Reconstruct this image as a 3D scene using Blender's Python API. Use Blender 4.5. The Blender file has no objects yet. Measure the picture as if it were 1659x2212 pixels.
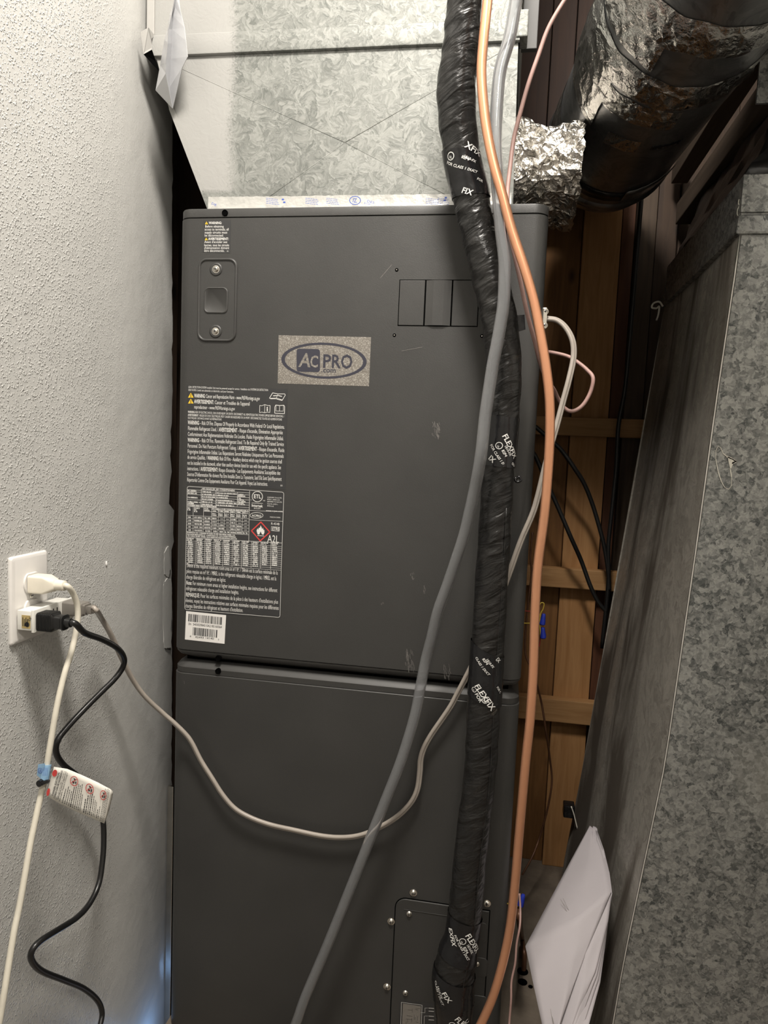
import bpy, bmesh, math, random
from mathutils import Vector, Matrix
random.seed(7)
S = bpy.context.scene
COL = S.collection
# ---------------------------------------------------------------- camera
YAW, PITCH, ROLL = -0.168434, 0.093301, -0.041264
CAM = Vector((0.57891, -1.17711, 1.12206)); FPX = 1534.0; CX, CY = 829.5, 1106.0
_f = Vector((math.sin(YAW)*math.cos(PITCH), math.cos(YAW)*math.cos(PITCH), -math.sin(PITCH)))
_r = Vector((math.cos(YAW), -math.sin(YAW), 0)); _d = _f.cross(_r)
RT = _r*math.cos(ROLL)+_d*math.sin(ROLL); DN = -_r*math.sin(ROLL)+_d*math.cos(ROLL); FW = _f
cam = bpy.data.cameras.new('camera'); co = bpy.data.objects.new('camera', cam); COL.objects.link(co)
cam.sensor_fit = 'VERTICAL'; cam.sensor_height = 36.0; cam.lens = 36.0*FPX/2212; cam.clip_start = 0.02
co.matrix_world = Matrix(((RT.x, -DN.x, -FW.x, CAM.x), (RT.y, -DN.y, -FW.y, CAM.y), (RT.z, -DN.z, -FW.z, CAM.z), (0, 0, 0, 1)))
S.camera = co
# ---------------------------------------------------------------- world, lights, exposure
w = bpy.data.worlds.new('world'); S.world = w; w.use_nodes = True
w.node_tree.nodes['Background'].inputs[0].default_value = (1.0, 0.9, 0.78, 1)
w.node_tree.nodes['Background'].inputs[1].default_value = 0.02
def area(name, loc, target, size, power, color):
    l = bpy.data.lights.new(name, 'AREA'); l.shape = 'DISK'; l.size = size; l.energy = power; l.color = color
    o = bpy.data.objects.new(name, l); COL.objects.link(o); o.location = loc
    o.rotation_euler = (Vector(target)-Vector(loc)).to_track_quat('-Z', 'Y').to_euler(); return o
area('ceiling_lamp_light', (0.48, -0.80, 2.62), (0.45, -0.55, 0.0), 0.36, 25, (1.0, 0.94, 0.86))
area('room_fill_light', (0.95, -2.1, 2.62), (0.7, -1.6, 0.0), 0.60, 15, (1.0, 0.94, 0.86))  # added soft fill, raises the ambient light in the closed room
pl = bpy.data.lights.new('blue_gap_light', 'POINT'); pl.energy = 0.09; pl.color = (0.25, 0.5, 1.0); pl.shadow_soft_size = 0.008  # added unseen blue source, for the glow low on the wall edge
po = bpy.data.objects.new('blue_gap_light', pl); COL.objects.link(po); po.location = (-0.035, 0.07, -0.12)
S.view_settings.view_transform = 'Standard'; S.view_settings.look = 'None'; S.view_settings.gamma = 1
S.view_settings.use_curve_mapping = False; S.view_settings.exposure = 1.06
cy = S.cycles; cy.max_bounces = 6; cy.use_adaptive_sampling = True; cy.adaptive_threshold = 0.03; cy.diffuse_bounces = 2; cy.glossy_bounces = 3; cy.transmission_bounces = 6; cy.caustics_reflective = False; cy.caustics_refractive = False

# ---------------------------------------------------------------- pixel -> place helper
def U(px, py, pl, val):
    d = RT*((px-CX)/FPX)+DN*((py-CY)/FPX)+FW
    i = 'xyz'.index(pl); t = (val-CAM[i])/d[i]
    return CAM+d*t
def UY(px, py, y): return U(px, py, 'y', y)
def depth(P): return (Vector(P)-CAM).dot(FW)
# ---------------------------------------------------------------- materials
def N(t, typ, **kw):
    n = t.nodes.new(typ)
    for k, v in kw.items():
        if k in n.inputs.keys(): n.inputs[k].default_value = v
        else: setattr(n, k, v)
    return n
def newmat(name):
    m = bpy.data.materials.new(name); m.use_nodes = True
    t = m.node_tree; b = t.nodes['Principled BSDF']; return m, t, b, t.links
def ramp(t, stops, interp='LINEAR'):
    r = t.nodes.new('ShaderNodeValToRGB'); r.color_ramp.interpolation = interp
    e = r.color_ramp.elements
    while len(e) < len(stops): e.new(0.5)
    for i, (p, c) in enumerate(stops):
        e[i].position = p; e[i].color = (*c, 1) if len(c) == 3 else c
    return r
def objco(t, scale=(1, 1, 1), rot=(0, 0, 0)):
    c = t.nodes.new('ShaderNodeTexCoord'); mp = N(t, 'ShaderNodeMapping'); mp.inputs['Scale'].default_value = scale
    mp.inputs['Rotation'].default_value = rot
    t.links.new(c.outputs['Object'], mp.inputs[0]); return mp.outputs[0]
def simple(name, col, rough=.5, metal=0., var=.12, scale=40., bump=0., bscale=300., spec=.5, stretch=(1, 1, 1)):
    m, t, b, L = newmat(name)
    co_ = objco(t, stretch)
    n = N(t, 'ShaderNodeTexNoise', Scale=scale, Detail=4.0); L.new(co_, n.inputs['Vector'])
    r = ramp(t, [(.25, tuple(c*(1-var) for c in col)), (.75, tuple(min(1, c*(1+var)) for c in col))])
    L.new(n.outputs[0], r.inputs[0]); L.new(r.outputs[0], b.inputs['Base Color'])
    b.inputs['Roughness'].default_value = rough; b.inputs['Metallic'].default_value = metal
    b.inputs['Specular IOR Level'].default_value = spec
    if bump:
        n2 = N(t, 'ShaderNodeTexNoise', Scale=bscale, Detail=3.0); L.new(co_, n2.inputs['Vector'])
        bp = N(t, 'ShaderNodeBump', Strength=1.0, Distance=bump); L.new(n2.outputs[0], bp.inputs['Height']); L.new(bp.outputs[0], b.inputs['Normal'])
    return m
M = {}
def wallpaint():
    m, t, b, L = newmat('wall_paint'); c = objco(t)
    n = N(t, 'ShaderNodeTexNoise', Scale=6.0, Detail=4.0); L.new(c, n.inputs['Vector'])
    r = ramp(t, [(.3, (.56, .555, .53)), (.7, (.60, .595, .57))]); L.new(n.outputs[0], r.inputs[0]); L.new(r.outputs[0], b.inputs['Base Color'])
    b.inputs['Roughness'].default_value = .38
    # orange peel, fading to smooth joint compound towards the raw edge
    n1 = N(t, 'ShaderNodeTexNoise', Scale=330.0, Detail=1.0, Roughness=.4); L.new(c, n1.inputs['Vector'])
    r1 = ramp(t, [(.54, (0, 0, 0)), (.74, (1, 1, 1))]); L.new(n1.outputs[0], r1.inputs[0])
    n2 = N(t, 'ShaderNodeTexNoise', Scale=25.0, Detail=2.0); L.new(c, n2.inputs['Vector'])
    sx = N(t, 'ShaderNodeSeparateXYZ'); L.new(c, sx.inputs[0])
    mr = N(t, 'ShaderNodeMapRange'); mr.inputs['From Min'].default_value = -.17; mr.inputs['From Max'].default_value = -.02
    mr.inputs['To Min'].default_value = 1; mr.inputs['To Max'].default_value = .1; L.new(sx.outputs[1], mr.inputs[0])
    mu = N(t, 'ShaderNodeMath', operation='MULTIPLY'); L.new(r1.outputs[0], mu.inputs[0]); L.new(mr.outputs[0], mu.inputs[1])
    ad = N(t, 'ShaderNodeMath', operation='MULTIPLY_ADD'); L.new(n2.outputs[0], ad.inputs[0]); ad.inputs[1].default_value = 1.2; L.new(mu.outputs[0], ad.inputs[2])
    bp = N(t, 'ShaderNodeBump', Strength=1.0, Distance=.0009); L.new(ad.outputs[0], bp.inputs['Height']); L.new(bp.outputs[0], b.inputs['Normal'])
    return m
def galv(name, dark, light, scale=26., rough=(.32, .55), metal=.85, paint=False, dirt=None, stretch=(1, 1, 1), dist=1.0):
    m, t, b, L = newmat(name); c = objco(t, stretch)
    nd = N(t, 'ShaderNodeTexNoise', Scale=scale*1.6, Detail=4.0, Distortion=.8); L.new(c, nd.inputs['Vector'])
    sc = N(t, 'ShaderNodeVectorMath', operation='SCALE'); L.new(nd.outputs['Color'], sc.inputs[0]); sc.inputs['Scale'].default_value = 2.66/scale*dist
    ad = N(t, 'ShaderNodeVectorMath', operation='ADD'); L.new(c, ad.inputs[0]); L.new(sc.outputs[0], ad.inputs[1])
    v = N(t, 'ShaderNodeTexVoronoi', Scale=scale*2.2); L.new(ad.outputs[0], v.inputs['Vector'])
    v2 = N(t, 'ShaderNodeTexVoronoi', Scale=scale*5.5); L.new(ad.outputs[0], v2.inputs['Vector'])
    s1 = N(t, 'ShaderNodeSeparateColor'); L.new(v.outputs['Color'], s1.inputs[0])
    s2 = N(t, 'ShaderNodeSeparateColor'); L.new(v2.outputs['Color'], s2.inputs[0])
    mx = N(t, 'ShaderNodeMath', operation='MULTIPLY_ADD'); L.new(s1.outputs[0], mx.inputs[0]); mx.inputs[1].default_value = .45
    mm = N(t, 'ShaderNodeMath', operation='MULTIPLY'); L.new(s2.outputs[0], mm.inputs[0]); mm.inputs[1].default_value = .35; L.new(mm.outputs[0], mx.inputs[2])
    nl = N(t, 'ShaderNodeTexNoise', Scale=5.0, Detail=3.0); L.new(c, nl.inputs['Vector'])
    m3 = N(t, 'ShaderNodeMath', operation='MULTIPLY_ADD'); L.new(nl.outputs[0], m3.inputs[0]); m3.inputs[1].default_value = .4; L.new(mx.outputs[0], m3.inputs[2])
    r = ramp(t, [(.25, dark), (.85, light)]); L.new(m3.outputs[0], r.inputs[0])
    colout = r.outputs[0]
    rr = N(t, 'ShaderNodeMapRange'); rr.inputs['To Min'].default_value = rough[0]; rr.inputs['To Max'].default_value = rough[1]; L.new(s2.outputs[1], rr.inputs[0])
    rough_o = rr.outputs[0]; met = None
    bp = N(t, 'ShaderNodeBump', Strength=.5, Distance=.0004); L.new(v.outputs['Distance'], bp.inputs['Height']); L.new(bp.outputs[0], b.inputs['Normal'])
    def overlay(fac, col, rgh, mtl):
        nonlocal colout, rough_o, met
        x = N(t, 'ShaderNodeMix', data_type='RGBA'); L.new(fac, x.inputs[0]); L.new(colout, x.inputs[6]); x.inputs[7].default_value = (*col, 1); colout = x.outputs[2]
        y = N(t, 'ShaderNodeMix'); L.new(fac, y.inputs[0]); L.new(rough_o, y.inputs[2]); y.inputs[3].default_value = rgh; rough_o = y.outputs[0]
        z = N(t, 'ShaderNodeMix'); L.new(fac, z.inputs[0]); z.inputs[3].default_value = mtl
        if met is None: z.inputs[2].default_value = metal
        else: L.new(met, z.inputs[2])
        met = z.outputs[0]
    if paint:      # grey wall paint sprayed over the left part of the sheet metal
        sx = N(t, 'ShaderNodeSeparateXYZ'); c2 = objco(t); L.new(c2, sx.inputs[0])
        nn = N(t, 'ShaderNodeTexNoise', Scale=9.0, Detail=2.0); L.new(c2, nn.inputs['Vector'])
        ng = N(t, 'ShaderNodeTexNoise', Scale=350.0, Detail=2.0); L.new(c2, ng.inputs['Vector'])
        a1 = N(t, 'ShaderNodeMath', operation='MULTIPLY_ADD'); L.new(nn.outputs[0], a1.inputs[0]); a1.inputs[1].default_value = .03; L.new(sx.outputs[0], a1.inputs[2])
        a2 = N(t, 'ShaderNodeMath', operation='MULTIPLY_ADD'); L.new(ng.outputs[0], a2.inputs[0]); a2.inputs[1].default_value = .035; L.new(a1.outputs[0], a2.inputs[2])
        f1 = N(t, 'ShaderNodeMapRange', interpolation_type='SMOOTHSTEP'); f1.inputs['From Min'].default_value = paint[0]+.022; f1.inputs['From Max'].default_value = paint[0]+.045
        f1.inputs['To Min'].default_value = 1; f1.inputs['To Max'].default_value = 0; L.new(a2.outputs[0], f1.inputs[0])
        a3 = N(t, 'ShaderNodeMath', operation='MULTIPLY_ADD'); L.new(ng.outputs[0], a3.inputs[0]); a3.inputs[1].default_value = .01; L.new(sx.outputs[2], a3.inputs[2])
        f2 = N(t, 'ShaderNodeMapRange', interpolation_type='SMOOTHSTEP'); f2.inputs['From Min'].default_value = paint[1]; f2.inputs['From Max'].default_value = paint[1]+.008; L.new(a3.outputs[0], f2.inputs[0])
        ff = N(t, 'ShaderNodeMath', operation='MULTIPLY'); L.new(f1.outputs[0], ff.inputs[0]); L.new(f2.outputs[0], ff.inputs[1])
        overlay(ff.outputs[0], (.33, .327, .312), .55, 0.)
    if dirt:       # dust streaks running down the sheet
        c3 = objco(t, (1, 1, 1))
        mp = N(t, 'ShaderNodeMapping'); mp.inputs['Scale'].default_value = dirt[0]; mp.inputs['Rotation'].default_value = (.12, 0, 0); L.new(c3, mp.inputs[0])
        n4 = N(t, 'ShaderNodeTexNoise', Scale=3.0, Detail=4.0, Roughness=.62, Distortion=.6); L.new(mp.outputs[0], n4.inputs['Vector'])
        r4 = ramp(t, [(dirt[3], (0, 0, 0)), (dirt[4], (1, 1, 1))]); L.new(n4.outputs[0], r4.inputs[0])
        overlay(r4.outputs[0], dirt[1], dirt[2], .0)
    L.new(colout, b.inputs['Base Color']); L.new(rough_o, b.inputs['Roughness'])
    if met is None: b.inputs['Metallic'].default_value = metal
    else: L.new(met, b.inputs['Metallic'])
    return m
def wood(name, a, b_, knots=True, axis=2):
    m, t, b, L = newmat(name)
    st = [6, 6, 6]; st[axis] = .45; c = objco(t, tuple(st))
    oi = t.nodes.new('ShaderNodeObjectInfo'); ad = N(t, 'ShaderNodeVectorMath', operation='ADD'); L.new(c, ad.inputs[0])
    cm = N(t, 'ShaderNodeMath', operation='MULTIPLY'); L.new(oi.outputs['Random'], cm.inputs[0]); cm.inputs[1].default_value = 37.
    L.new(cm.outputs[0], ad.inputs[1])
    n = N(t, 'ShaderNodeTexNoise', Scale=9.0, Detail=4.0, Roughness=.6, Distortion=1.2); L.new(ad.outputs[0], n.inputs['Vector'])
    r = ramp(t, [(.3, a), (.7, b_)]); L.new(n.outputs[0], r.inputs[0]); out = r.outputs[0]
    if knots:
        c2 = objco(t, (11, 11, 5)); a2 = N(t, 'ShaderNodeVectorMath', operation='ADD'); L.new(c2, a2.inputs[0]); L.new(cm.outputs[0], a2.inputs[1])
        v = N(t, 'ShaderNodeTexVoronoi', Scale=.9); L.new(a2.outputs[0], v.inputs['Vector'])
        rk = ramp(t, [(.05, (1, 1, 1)), (.12, (0, 0, 0))]); L.new(v.outputs['Distance'], rk.inputs[0])
        x = N(t, 'ShaderNodeMix', data_type='RGBA'); L.new(rk.outputs[0], x.inputs[0]); L.new(out, x.inputs[6]); x.inputs[7].default_value = (a[0]*.35, a[1]*.3, a[2]*.3, 1); out = x.outputs[2]
    L.new(out, b.inputs['Base Color']); b.inputs['Roughness'].default_value = .72
    bp = N(t, 'ShaderNodeBump', Strength=.6, Distance=.0008); L.new(n.outputs[0], bp.inputs['Height']); L.new(bp.outputs[0], b.inputs['Normal'])
    return m
def foilmat(name, col=(.66, .62, .56), rough=.2, bs=55., bd=.004):
    m, t, b, L = newmat(name); c = objco(t)
    nd = N(t, 'ShaderNodeTexNoise', Scale=bs*.5, Detail=3.0); L.new(c, nd.inputs['Vector'])
    sc = N(t, 'ShaderNodeVectorMath', operation='SCALE'); L.new(nd.outputs['Color'], sc.inputs[0]); sc.inputs['Scale'].default_value = 1.2/bs
    ad = N(t, 'ShaderNodeVectorMath', operation='ADD'); L.new(c, ad.inputs[0]); L.new(sc.outputs[0], ad.inputs[1])
    v = N(t, 'ShaderNodeTexVoronoi', Scale=bs, feature='DISTANCE_TO_EDGE'); L.new(ad.outputs[0], v.inputs['Vector'])
    r = ramp(t, [(0, (0, 0, 0)), (.18, (1, 1, 1))]); L.new(v.outputs['Distance'], r.inputs[0])
    n = N(t, 'ShaderNodeTexNoise', Scale=bs*1.5, Detail=4.0, Roughness=.65); L.new(c, n.inputs['Vector'])
    mu = N(t, 'ShaderNodeMath', operation='MULTIPLY_ADD'); L.new(r.outputs[0], mu.inputs[0]); mu.inputs[1].default_value = -.3; L.new(n.outputs[0], mu.inputs[2])
    bp = N(t, 'ShaderNodeBump', Strength=1.0, Distance=bd); L.new(mu.outputs[0], bp.inputs['Height']); L.new(bp.outputs[0], b.inputs['Normal'])
    b.inputs['Base Color'].default_value = (*col, 1); b.inputs['Metallic'].default_value = 1; b.inputs['Roughness'].default_value = rough
    return m
def darkpaint():
    m, t, b, L = newmat('charcoal_powder_coat'); c = objco(t)
    n = N(t, 'ShaderNodeTexNoise', Scale=7.0, Detail=4.0); L.new(c, n.inputs['Vector'])
    r = ramp(t, [(.3, (.032, .0315, .030)), (.75, (.041, .040, .038))]); L.new(n.outputs[0], r.inputs[0])
    n2 = N(t, 'ShaderNodeTexNoise', Scale=3.0, Detail=4.0, Roughness=.7, Distortion=1.5); L.new(c, n2.inputs['Vector'])
    r2 = ramp(t, [(.70, (0, 0, 0)), (.80, (.10, .10, .10))]); L.new(n2.outputs[0], r2.inputs[0])      # dusty scuffs
    x = N(t, 'ShaderNodeMix', data_type='RGBA', blend_type='ADD'); x.inputs[0].default_value = 1.; L.new(r.outputs[0], x.inputs[6])
    g = N(t, 'ShaderNodeVectorMath', operation='SCALE'); L.new(r2.outputs[0], g.inputs[0]); g.inputs['Scale'].default_value = .5
    L.new(g.outputs[0], x.inputs[7]); L.new(x.outputs[2], b.inputs['Base Color'])
    b.inputs['Roughness'].default_value = .46; b.inputs['Specular IOR Level'].default_value = .55
    n3 = N(t, 'ShaderNodeTexNoise', Scale=900.0, Detail=2.0); L.new(c, n3.inputs['Vector'])
    n4 = N(t, 'ShaderNodeTexNoise', Scale=14.0, Detail=2.0); L.new(c, n4.inputs['Vector'])
    ad = N(t, 'ShaderNodeMath', operation='MULTIPLY_ADD'); L.new(n4.outputs[0], ad.inputs[0]); ad.inputs[1].default_value = 5.; L.new(n3.outputs[0], ad.inputs[2])
    bp = N(t, 'ShaderNodeBump', Strength=.6, Distance=.00025); L.new(ad.outputs[0], bp.inputs['Height']); L.new(bp.outputs[0], b.inputs['Normal'])
    return m
def vinyl():
    m, t, b, L = newmat('wrinkled_black_vinyl'); c = objco(t, (1, 1, 1), (0, .5, 0))
    mp = N(t, 'ShaderNodeMapping'); mp.inputs['Scale'].default_value = (22, 22, 70); L.new(c, mp.inputs[0])
    n = N(t, 'ShaderNodeTexNoise', Scale=1.0, Detail=3.0, Roughness=.45, Distortion=.5); L.new(mp.outputs[0], n.inputs['Vector'])
    n2 = N(t, 'ShaderNodeTexNoise', Scale=350.0, Detail=2.0); L.new(c, n2.inputs['Vector'])
    ad = N(t, 'ShaderNodeMath', operation='MULTIPLY_ADD'); L.new(n2.outputs[0], ad.inputs[0]); ad.inputs[1].default_value = .05; L.new(n.outputs[0], ad.inputs[2])
    bp = N(t, 'ShaderNodeBump', Strength=.9, Distance=.006); L.new(ad.outputs[0], bp.inputs['Height']); L.new(bp.outputs[0], b.inputs['Normal'])
    n3 = N(t, 'ShaderNodeTexNoise', Scale=30.0, Detail=4.0, Roughness=.75); L.new(c, n3.inputs['Vector'])
    r = ramp(t, [(.3, (.010, .010, .010)), (.64, (.015, .014, .013)), (.86, (.08, .066, .052))]); L.new(n3.outputs[0], r.inputs[0])
    L.new(r.outputs[0], b.inputs['Base Color']); b.inputs['Roughness'].default_value = .30; b.inputs['Specular IOR Level'].default_value = .4
    return m
def glitter():
    m, t, b, L = newmat('speckled_silver_sticker'); c = objco(t)
    v = N(t, 'ShaderNodeTexVoronoi', Scale=900.0); L.new(c, v.inputs['Vector'])
    s = N(t, 'ShaderNodeSeparateColor'); L.new(v.outputs['Color'], s.inputs[0])
    r = ramp(t, [(.0, (.16, .145, .125)), (.7, (.24, .22, .195)), (1., (.42, .40, .36))]); L.new(s.outputs[0], r.inputs[0])
    L.new(r.outputs[0], b.inputs['Base Color']); b.inputs['Roughness'].default_value = .45; b.inputs['Metallic'].default_value = .25
    return m
M['wall'] = wallpaint()
M['room'] = simple('room_paint', (.62, .60, .56), .6, var=.05)
M['ceil'] = simple('ceiling_paint', (.70, .69, .66), .8, var=.04)
M['gyp'] = simple('raw_gypsum_edge', (.62, .60, .55), .9, var=.15, scale=120, bump=.001)
M['floor'] = simple('dusty_subfloor', (.16, .13, .10), .85, var=.45, scale=14, bump=.0015, bscale=60)
M['roomfloor'] = simple('room_floor', (.20, .17, .14), .6, var=.2, scale=6)
M['plenum'] = galv('galvanized_painted', (.13, .137, .126), (.27, .276, .258), 24, (.48, .64), .30, paint=(.085-.26, .036))
M['plenum_top'] = M['plenum']
M['pipe'] = galv('galvanized_pipe', (.30, .305, .31), (.45, .455, .455), 9, (.30, .40), .95, dirt=((2, 2, 2), (.22, .21, .19), .6, .66, .85))
M['duct'] = galv('galvanized_duct', (.10, .108, .108), (.42, .425, .41), 50, (.34, .52), .75, dirt=((1.2, 1.2, 1.2), (.24, .23, .20), .65, .55, .80), dist=.30)
M['duct_side'] = galv('galvanized_duct_dusty', (.27, .25, .22), (.43, .405, .36), 14, (.4, .55), .35, dirt=((3.0, 2.2, .42), (.085, .07, .055), .75, .45, .60))
M['edge_metal'] = simple('edge_highlight_metal', (.70, .68, .63), .4, .6, .1)  # paler than the sheet: the corner's highlight put into the colour
M['foil'] = foilmat('crumpled_foil', (.74, .71, .66), .30, 52., .006)
M['foil_tape'] = foilmat('foil_tape', (.88, .865, .83), .24, 24., .005)
M['tape_white'] = simple('white_foil_tape', (.44, .435, .41), .35, .2, .1, 60, .0012, 90)
M['char'] = darkpaint()
M['char_rail'] = simple('charcoal_trim', (.040, .039, .037), .50, var=.1, scale=20)
M['black'] = simple('black_void', (.003, .003, .003), .9, var=.1, spec=0.)
M['sticker'] = simple('black_label_film', (.034, .034, .035), .33, var=.06)
M['ink'] = simple('white_print', (.72, .71, .68), .5, var=.04)
M['ink_dk'] = simple('black_print', (.02, .02, .022), .5, var=.05)
M['ink_blue'] = simple('blue_print', (.05, .10, .42), .5, var=.05)
M['yellow'] = simple('yellow_print', (.80, .52, .03), .5, var=.05)
M['red'] = simple('red_print', (.62, .055, .05), .5, var=.05)
M['white_lbl'] = simple('white_label', (.80, .78, .75), .45, var=.03)
M['glitter'] = glitter()
M['logo'] = simple('navy_logo_print', (.035, .035, .05), .35, var=.05)
M['steel'] = simple('zinc_screw', (.75, .72, .66), .22, 1., .08)
M['vinyl'] = vinyl()
M['tape_blk'] = simple('glossy_black_tape', (.008, .008, .009), .22, var=.2, scale=30, bump=.002, bscale=45)
def coppermat():
    m = simple('copper', (.78, .385, .225), .38, .8, .12, 30, stretch=(1, 1, .15)); return m
M['copper'] = coppermat()
M['brown_cu'] = simple('brown_tube', (.14, .065, .035), .45, .3, .3, 30)
M['pink'] = simple('dusty_pink_cable', (.40, .25, .22), .5, 0, .15, 40)
M['greycord'] = simple('taupe_cord', (.36, .32, .28), .38, 0, .08, 40)
M['greyplug'] = simple('grey_plug', (.19, .175, .155), .45, 0, .08, 40)
M['whitecord'] = simple('cream_cord', (.66, .62, .52), .42, 0, .1, 25)
M['whiteplug'] = simple('cream_plug', (.76, .71, .60), .4, 0, .1, 30)
M['blackcord'] = simple('black_cord', (.010, .010, .010), .3, 0, .15, 40)
M['plate'] = simple('white_faceplate', (.76, .735, .70), .3, 0, .02)
M['tapwhite'] = simple('white_adapter', (.78, .765, .71), .35, 0, .03)
M['gold'] = simple('gold_label', (.55, .42, .18), .35, .4, .12, 60)
M['paper'] = simple('white_paper', (.40, .37, .385), .8, 0, .04, 5)
M['tag'] = simple('white_tag', (.80, .77, .70), .4, 0, .04)
M['bluetag'] = simple('light_blue_band', (.25, .42, .60), .4, 0, .1)
M['bluenut'] = simple('blue_wire_nut', (.02, .04, .40), .4, 0, .1)
M['yellowwire'] = simple('yellow_wire', (.55, .40, .05), .5, 0, .1)
M['redwire'] = simple('red_wire', (.30, .03, .02), .5, 0, .1)
M['cable'] = simple('black_cable', (.008, .008, .008), .45, 0, .1)
M['pine'] = wood('pine_board', (.34, .165, .058), (.47, .255, .105))
M['pine_dk'] = wood('aged_pine_board', (.17, .075, .022), (.26, .125, .04))
M['red_wd'] = wood('reddish_board', (.075, .026, .011), (.12, .045, .018), False)
M['brown_wd'] = wood('weathered_board', (.045, .028, .017), (.085, .056, .034), False)
M['shade_wd'] = wood('shaded_red_board', (.022, .009, .005), (.04, .017, .009), False)  # reddish wood, the shade behind plenum and pipe put into its colour
M['pine_h'] = wood('pine_blocking', (.31, .16, .06), (.43, .245, .105), True, 0)
M['beam'] = wood('dark_joist', (.06, .042, .028), (.10, .072, .05), False, 1)
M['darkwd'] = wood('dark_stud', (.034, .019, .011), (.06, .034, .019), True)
M['plastic_blk'] = simple('black_flexible_connector', (.010, .010, .010), .32, 0, .2, 20, .004, 22)
M['tabpaint'] = simple('painted_tab', (.40, .39, .37), .5, 0, .05)
M['caulk'] = simple('caulk_smear', (.72, .69, .60), .6, 0, .05)
def hosemat():
    m, t, b, L = newmat('clear_vinyl_hose')
    n = N(t, 'ShaderNodeTexNoise', Scale=9.0, Detail=2.0); L.new(objco(t), n.inputs['Vector'])
    r = ramp(t, [(.3, (.84, .85, .87)), (.7, (.90, .91, .93))]); L.new(n.outputs[0], r.inputs[0]); L.new(r.outputs[0], b.inputs['Base Color'])
    b.inputs['Roughness'].default_value = .06; b.inputs['Transmission Weight'].default_value = .85; b.inputs['IOR'].default_value = 1.32
    return m
M['hose'] = hosemat()

# ---------------------------------------------------------------- object helpers
def wloc(o):
    v = Vector((0, 0, 0))
    while o: v = v+o.location; o = o.parent
    return v
def obj(name, bm, mats, parent=None, smooth=False, origin=None, auto=None):
    """link a bmesh (world coordinates) as one mesh object"""
    me = bpy.data.meshes.new(name)
    o = bpy.data.objects.new(name, me); COL.objects.link(o)
    base = wloc(parent) if parent else Vector((0, 0, 0))
    if parent: o.parent = parent
    elif origin is not None: o.location = origin; base = Vector(origin)
    bmesh.ops.translate(bm, verts=bm.verts, vec=-base)
    bmesh.ops.recalc_face_normals(bm, faces=bm.faces)
    for f in bm.faces: f.smooth = smooth
    bm.to_mesh(me); bm.free()
    for m in (mats if isinstance(mats, (list, tuple)) else [mats]): me.materials.append(M[m] if isinstance(m, str) else m)
    if smooth and auto:
        me.set_sharp_from_angle(angle=math.radians(auto))
    return o
def raw(name, bm, mats, parent=None, smooth=False):
    """same, but keeps the face winding (flat print)"""
    me = bpy.data.meshes.new(name); o = bpy.data.objects.new(name, me); COL.objects.link(o)
    if parent: o.parent = parent; bmesh.ops.translate(bm, verts=bm.verts, vec=-wloc(parent))
    for f in bm.faces: f.smooth = smooth
    bm.to_mesh(me); bm.free()
    for m in (mats if isinstance(mats, (list, tuple)) else [mats]): me.materials.append(M[m])
    return o
def thing(name, label, cat, loc, group=None):
    o = bpy.data.objects.new(name, None); COL.objects.link(o); o.location = loc; o.empty_display_size = .05
    return tag(o, label, cat, group)
def tag(o, label, cat=None, group=None, kind=None):
    if label: o['label'] = label
    if cat: o['category'] = cat
    if group: o['group'] = group
    if kind: o['kind'] = kind
    return o
def struct(o, label=None, cat=None):
    o['kind'] = 'structure'
    if label: o['label'] = label
    if cat: o['category'] = cat
    return o
def loft(bm, loops, cap=True, closed=True, mi=0):
    vs = [[bm.verts.new(p) for p in l] for l in loops]
    n = len(vs[0])
    for a, b in zip(vs, vs[1:]):
        for i in range(n if closed else n-1):
            f = bm.faces.new((a[i], a[(i+1) % n], b[(i+1) % n], b[i])); f.material_index = mi
    if cap and closed:
        bm.faces.new(vs[0][::-1]).material_index = mi; bm.faces.new(vs[-1]).material_index = mi
    return vs
def rrect(x0, x1, y0, y1, r, seg=6):
    out = []
    for cx, cy, a0 in ((x1-r, y1-r, 0), (x0+r, y1-r, 90), (x0+r, y0+r, 180), (x1-r, y0+r, 270)):
        for k in range(seg+1):
            a = math.radians(a0+90*k/seg); out.append((cx+r*math.cos(a), cy+r*math.sin(a)))
    return out
def box(bm, x0, x1, y0, y1, z0, z1, bev=0.0, mi=0):
    b2 = bmesh.new()
    bmesh.ops.create_cube(b2, size=1)
    for v in b2.verts: v.co = Vector((x0+(v.co.x+.5)*(x1-x0), y0+(v.co.y+.5)*(y1-y0), z0+(v.co.z+.5)*(z1-z0)))
    if bev: bmesh.ops.bevel(b2, geom=b2.edges[:], offset=bev, segments=2, affect='EDGES', profile=.6)
    merge(bm, b2, mi)
def merge(bm, b2, mi=0, mat=None):
    if mat is not None: b2.transform(mat)
    mp = {}
    for v in b2.verts: mp[v] = bm.verts.new(v.co)
    for f in b2.faces:
        try: bm.faces.new([mp[v] for v in f.verts]).material_index = mi
        except ValueError: pass
    b2.free()
def quad(bm, pts, mi=0):
    f = bm.faces.new([bm.verts.new(p) for p in pts]); f.material_index = mi; return f
def prism(bm, pts, vec, mi=0):
    """polygon extruded by vec"""
    vec = Vector(vec); a = [Vector(p) for p in pts]; loft(bm, [a, [p+vec for p in a]], mi=mi)
def catmull(pts, n=8):
    P = [Vector(p) for p in pts]; P = [P[0]*2-P[1]]+P+[P[-1]*2-P[-2]]; out = []
    for i in range(1, len(P)-2):
        a, b, c, d = P[i-1:i+3]
        # centripetal-like: uniform with reduced tension
        for k in range(n):
            t = k/n; t2 = t*t; t3 = t2*t
            out.append(.5*((2*b)+(-a+c)*t+(2*a-5*b+4*c-d)*t2+(-a+3*b-3*c+d)*t3))
    out.append(P[-2]); return out
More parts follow.
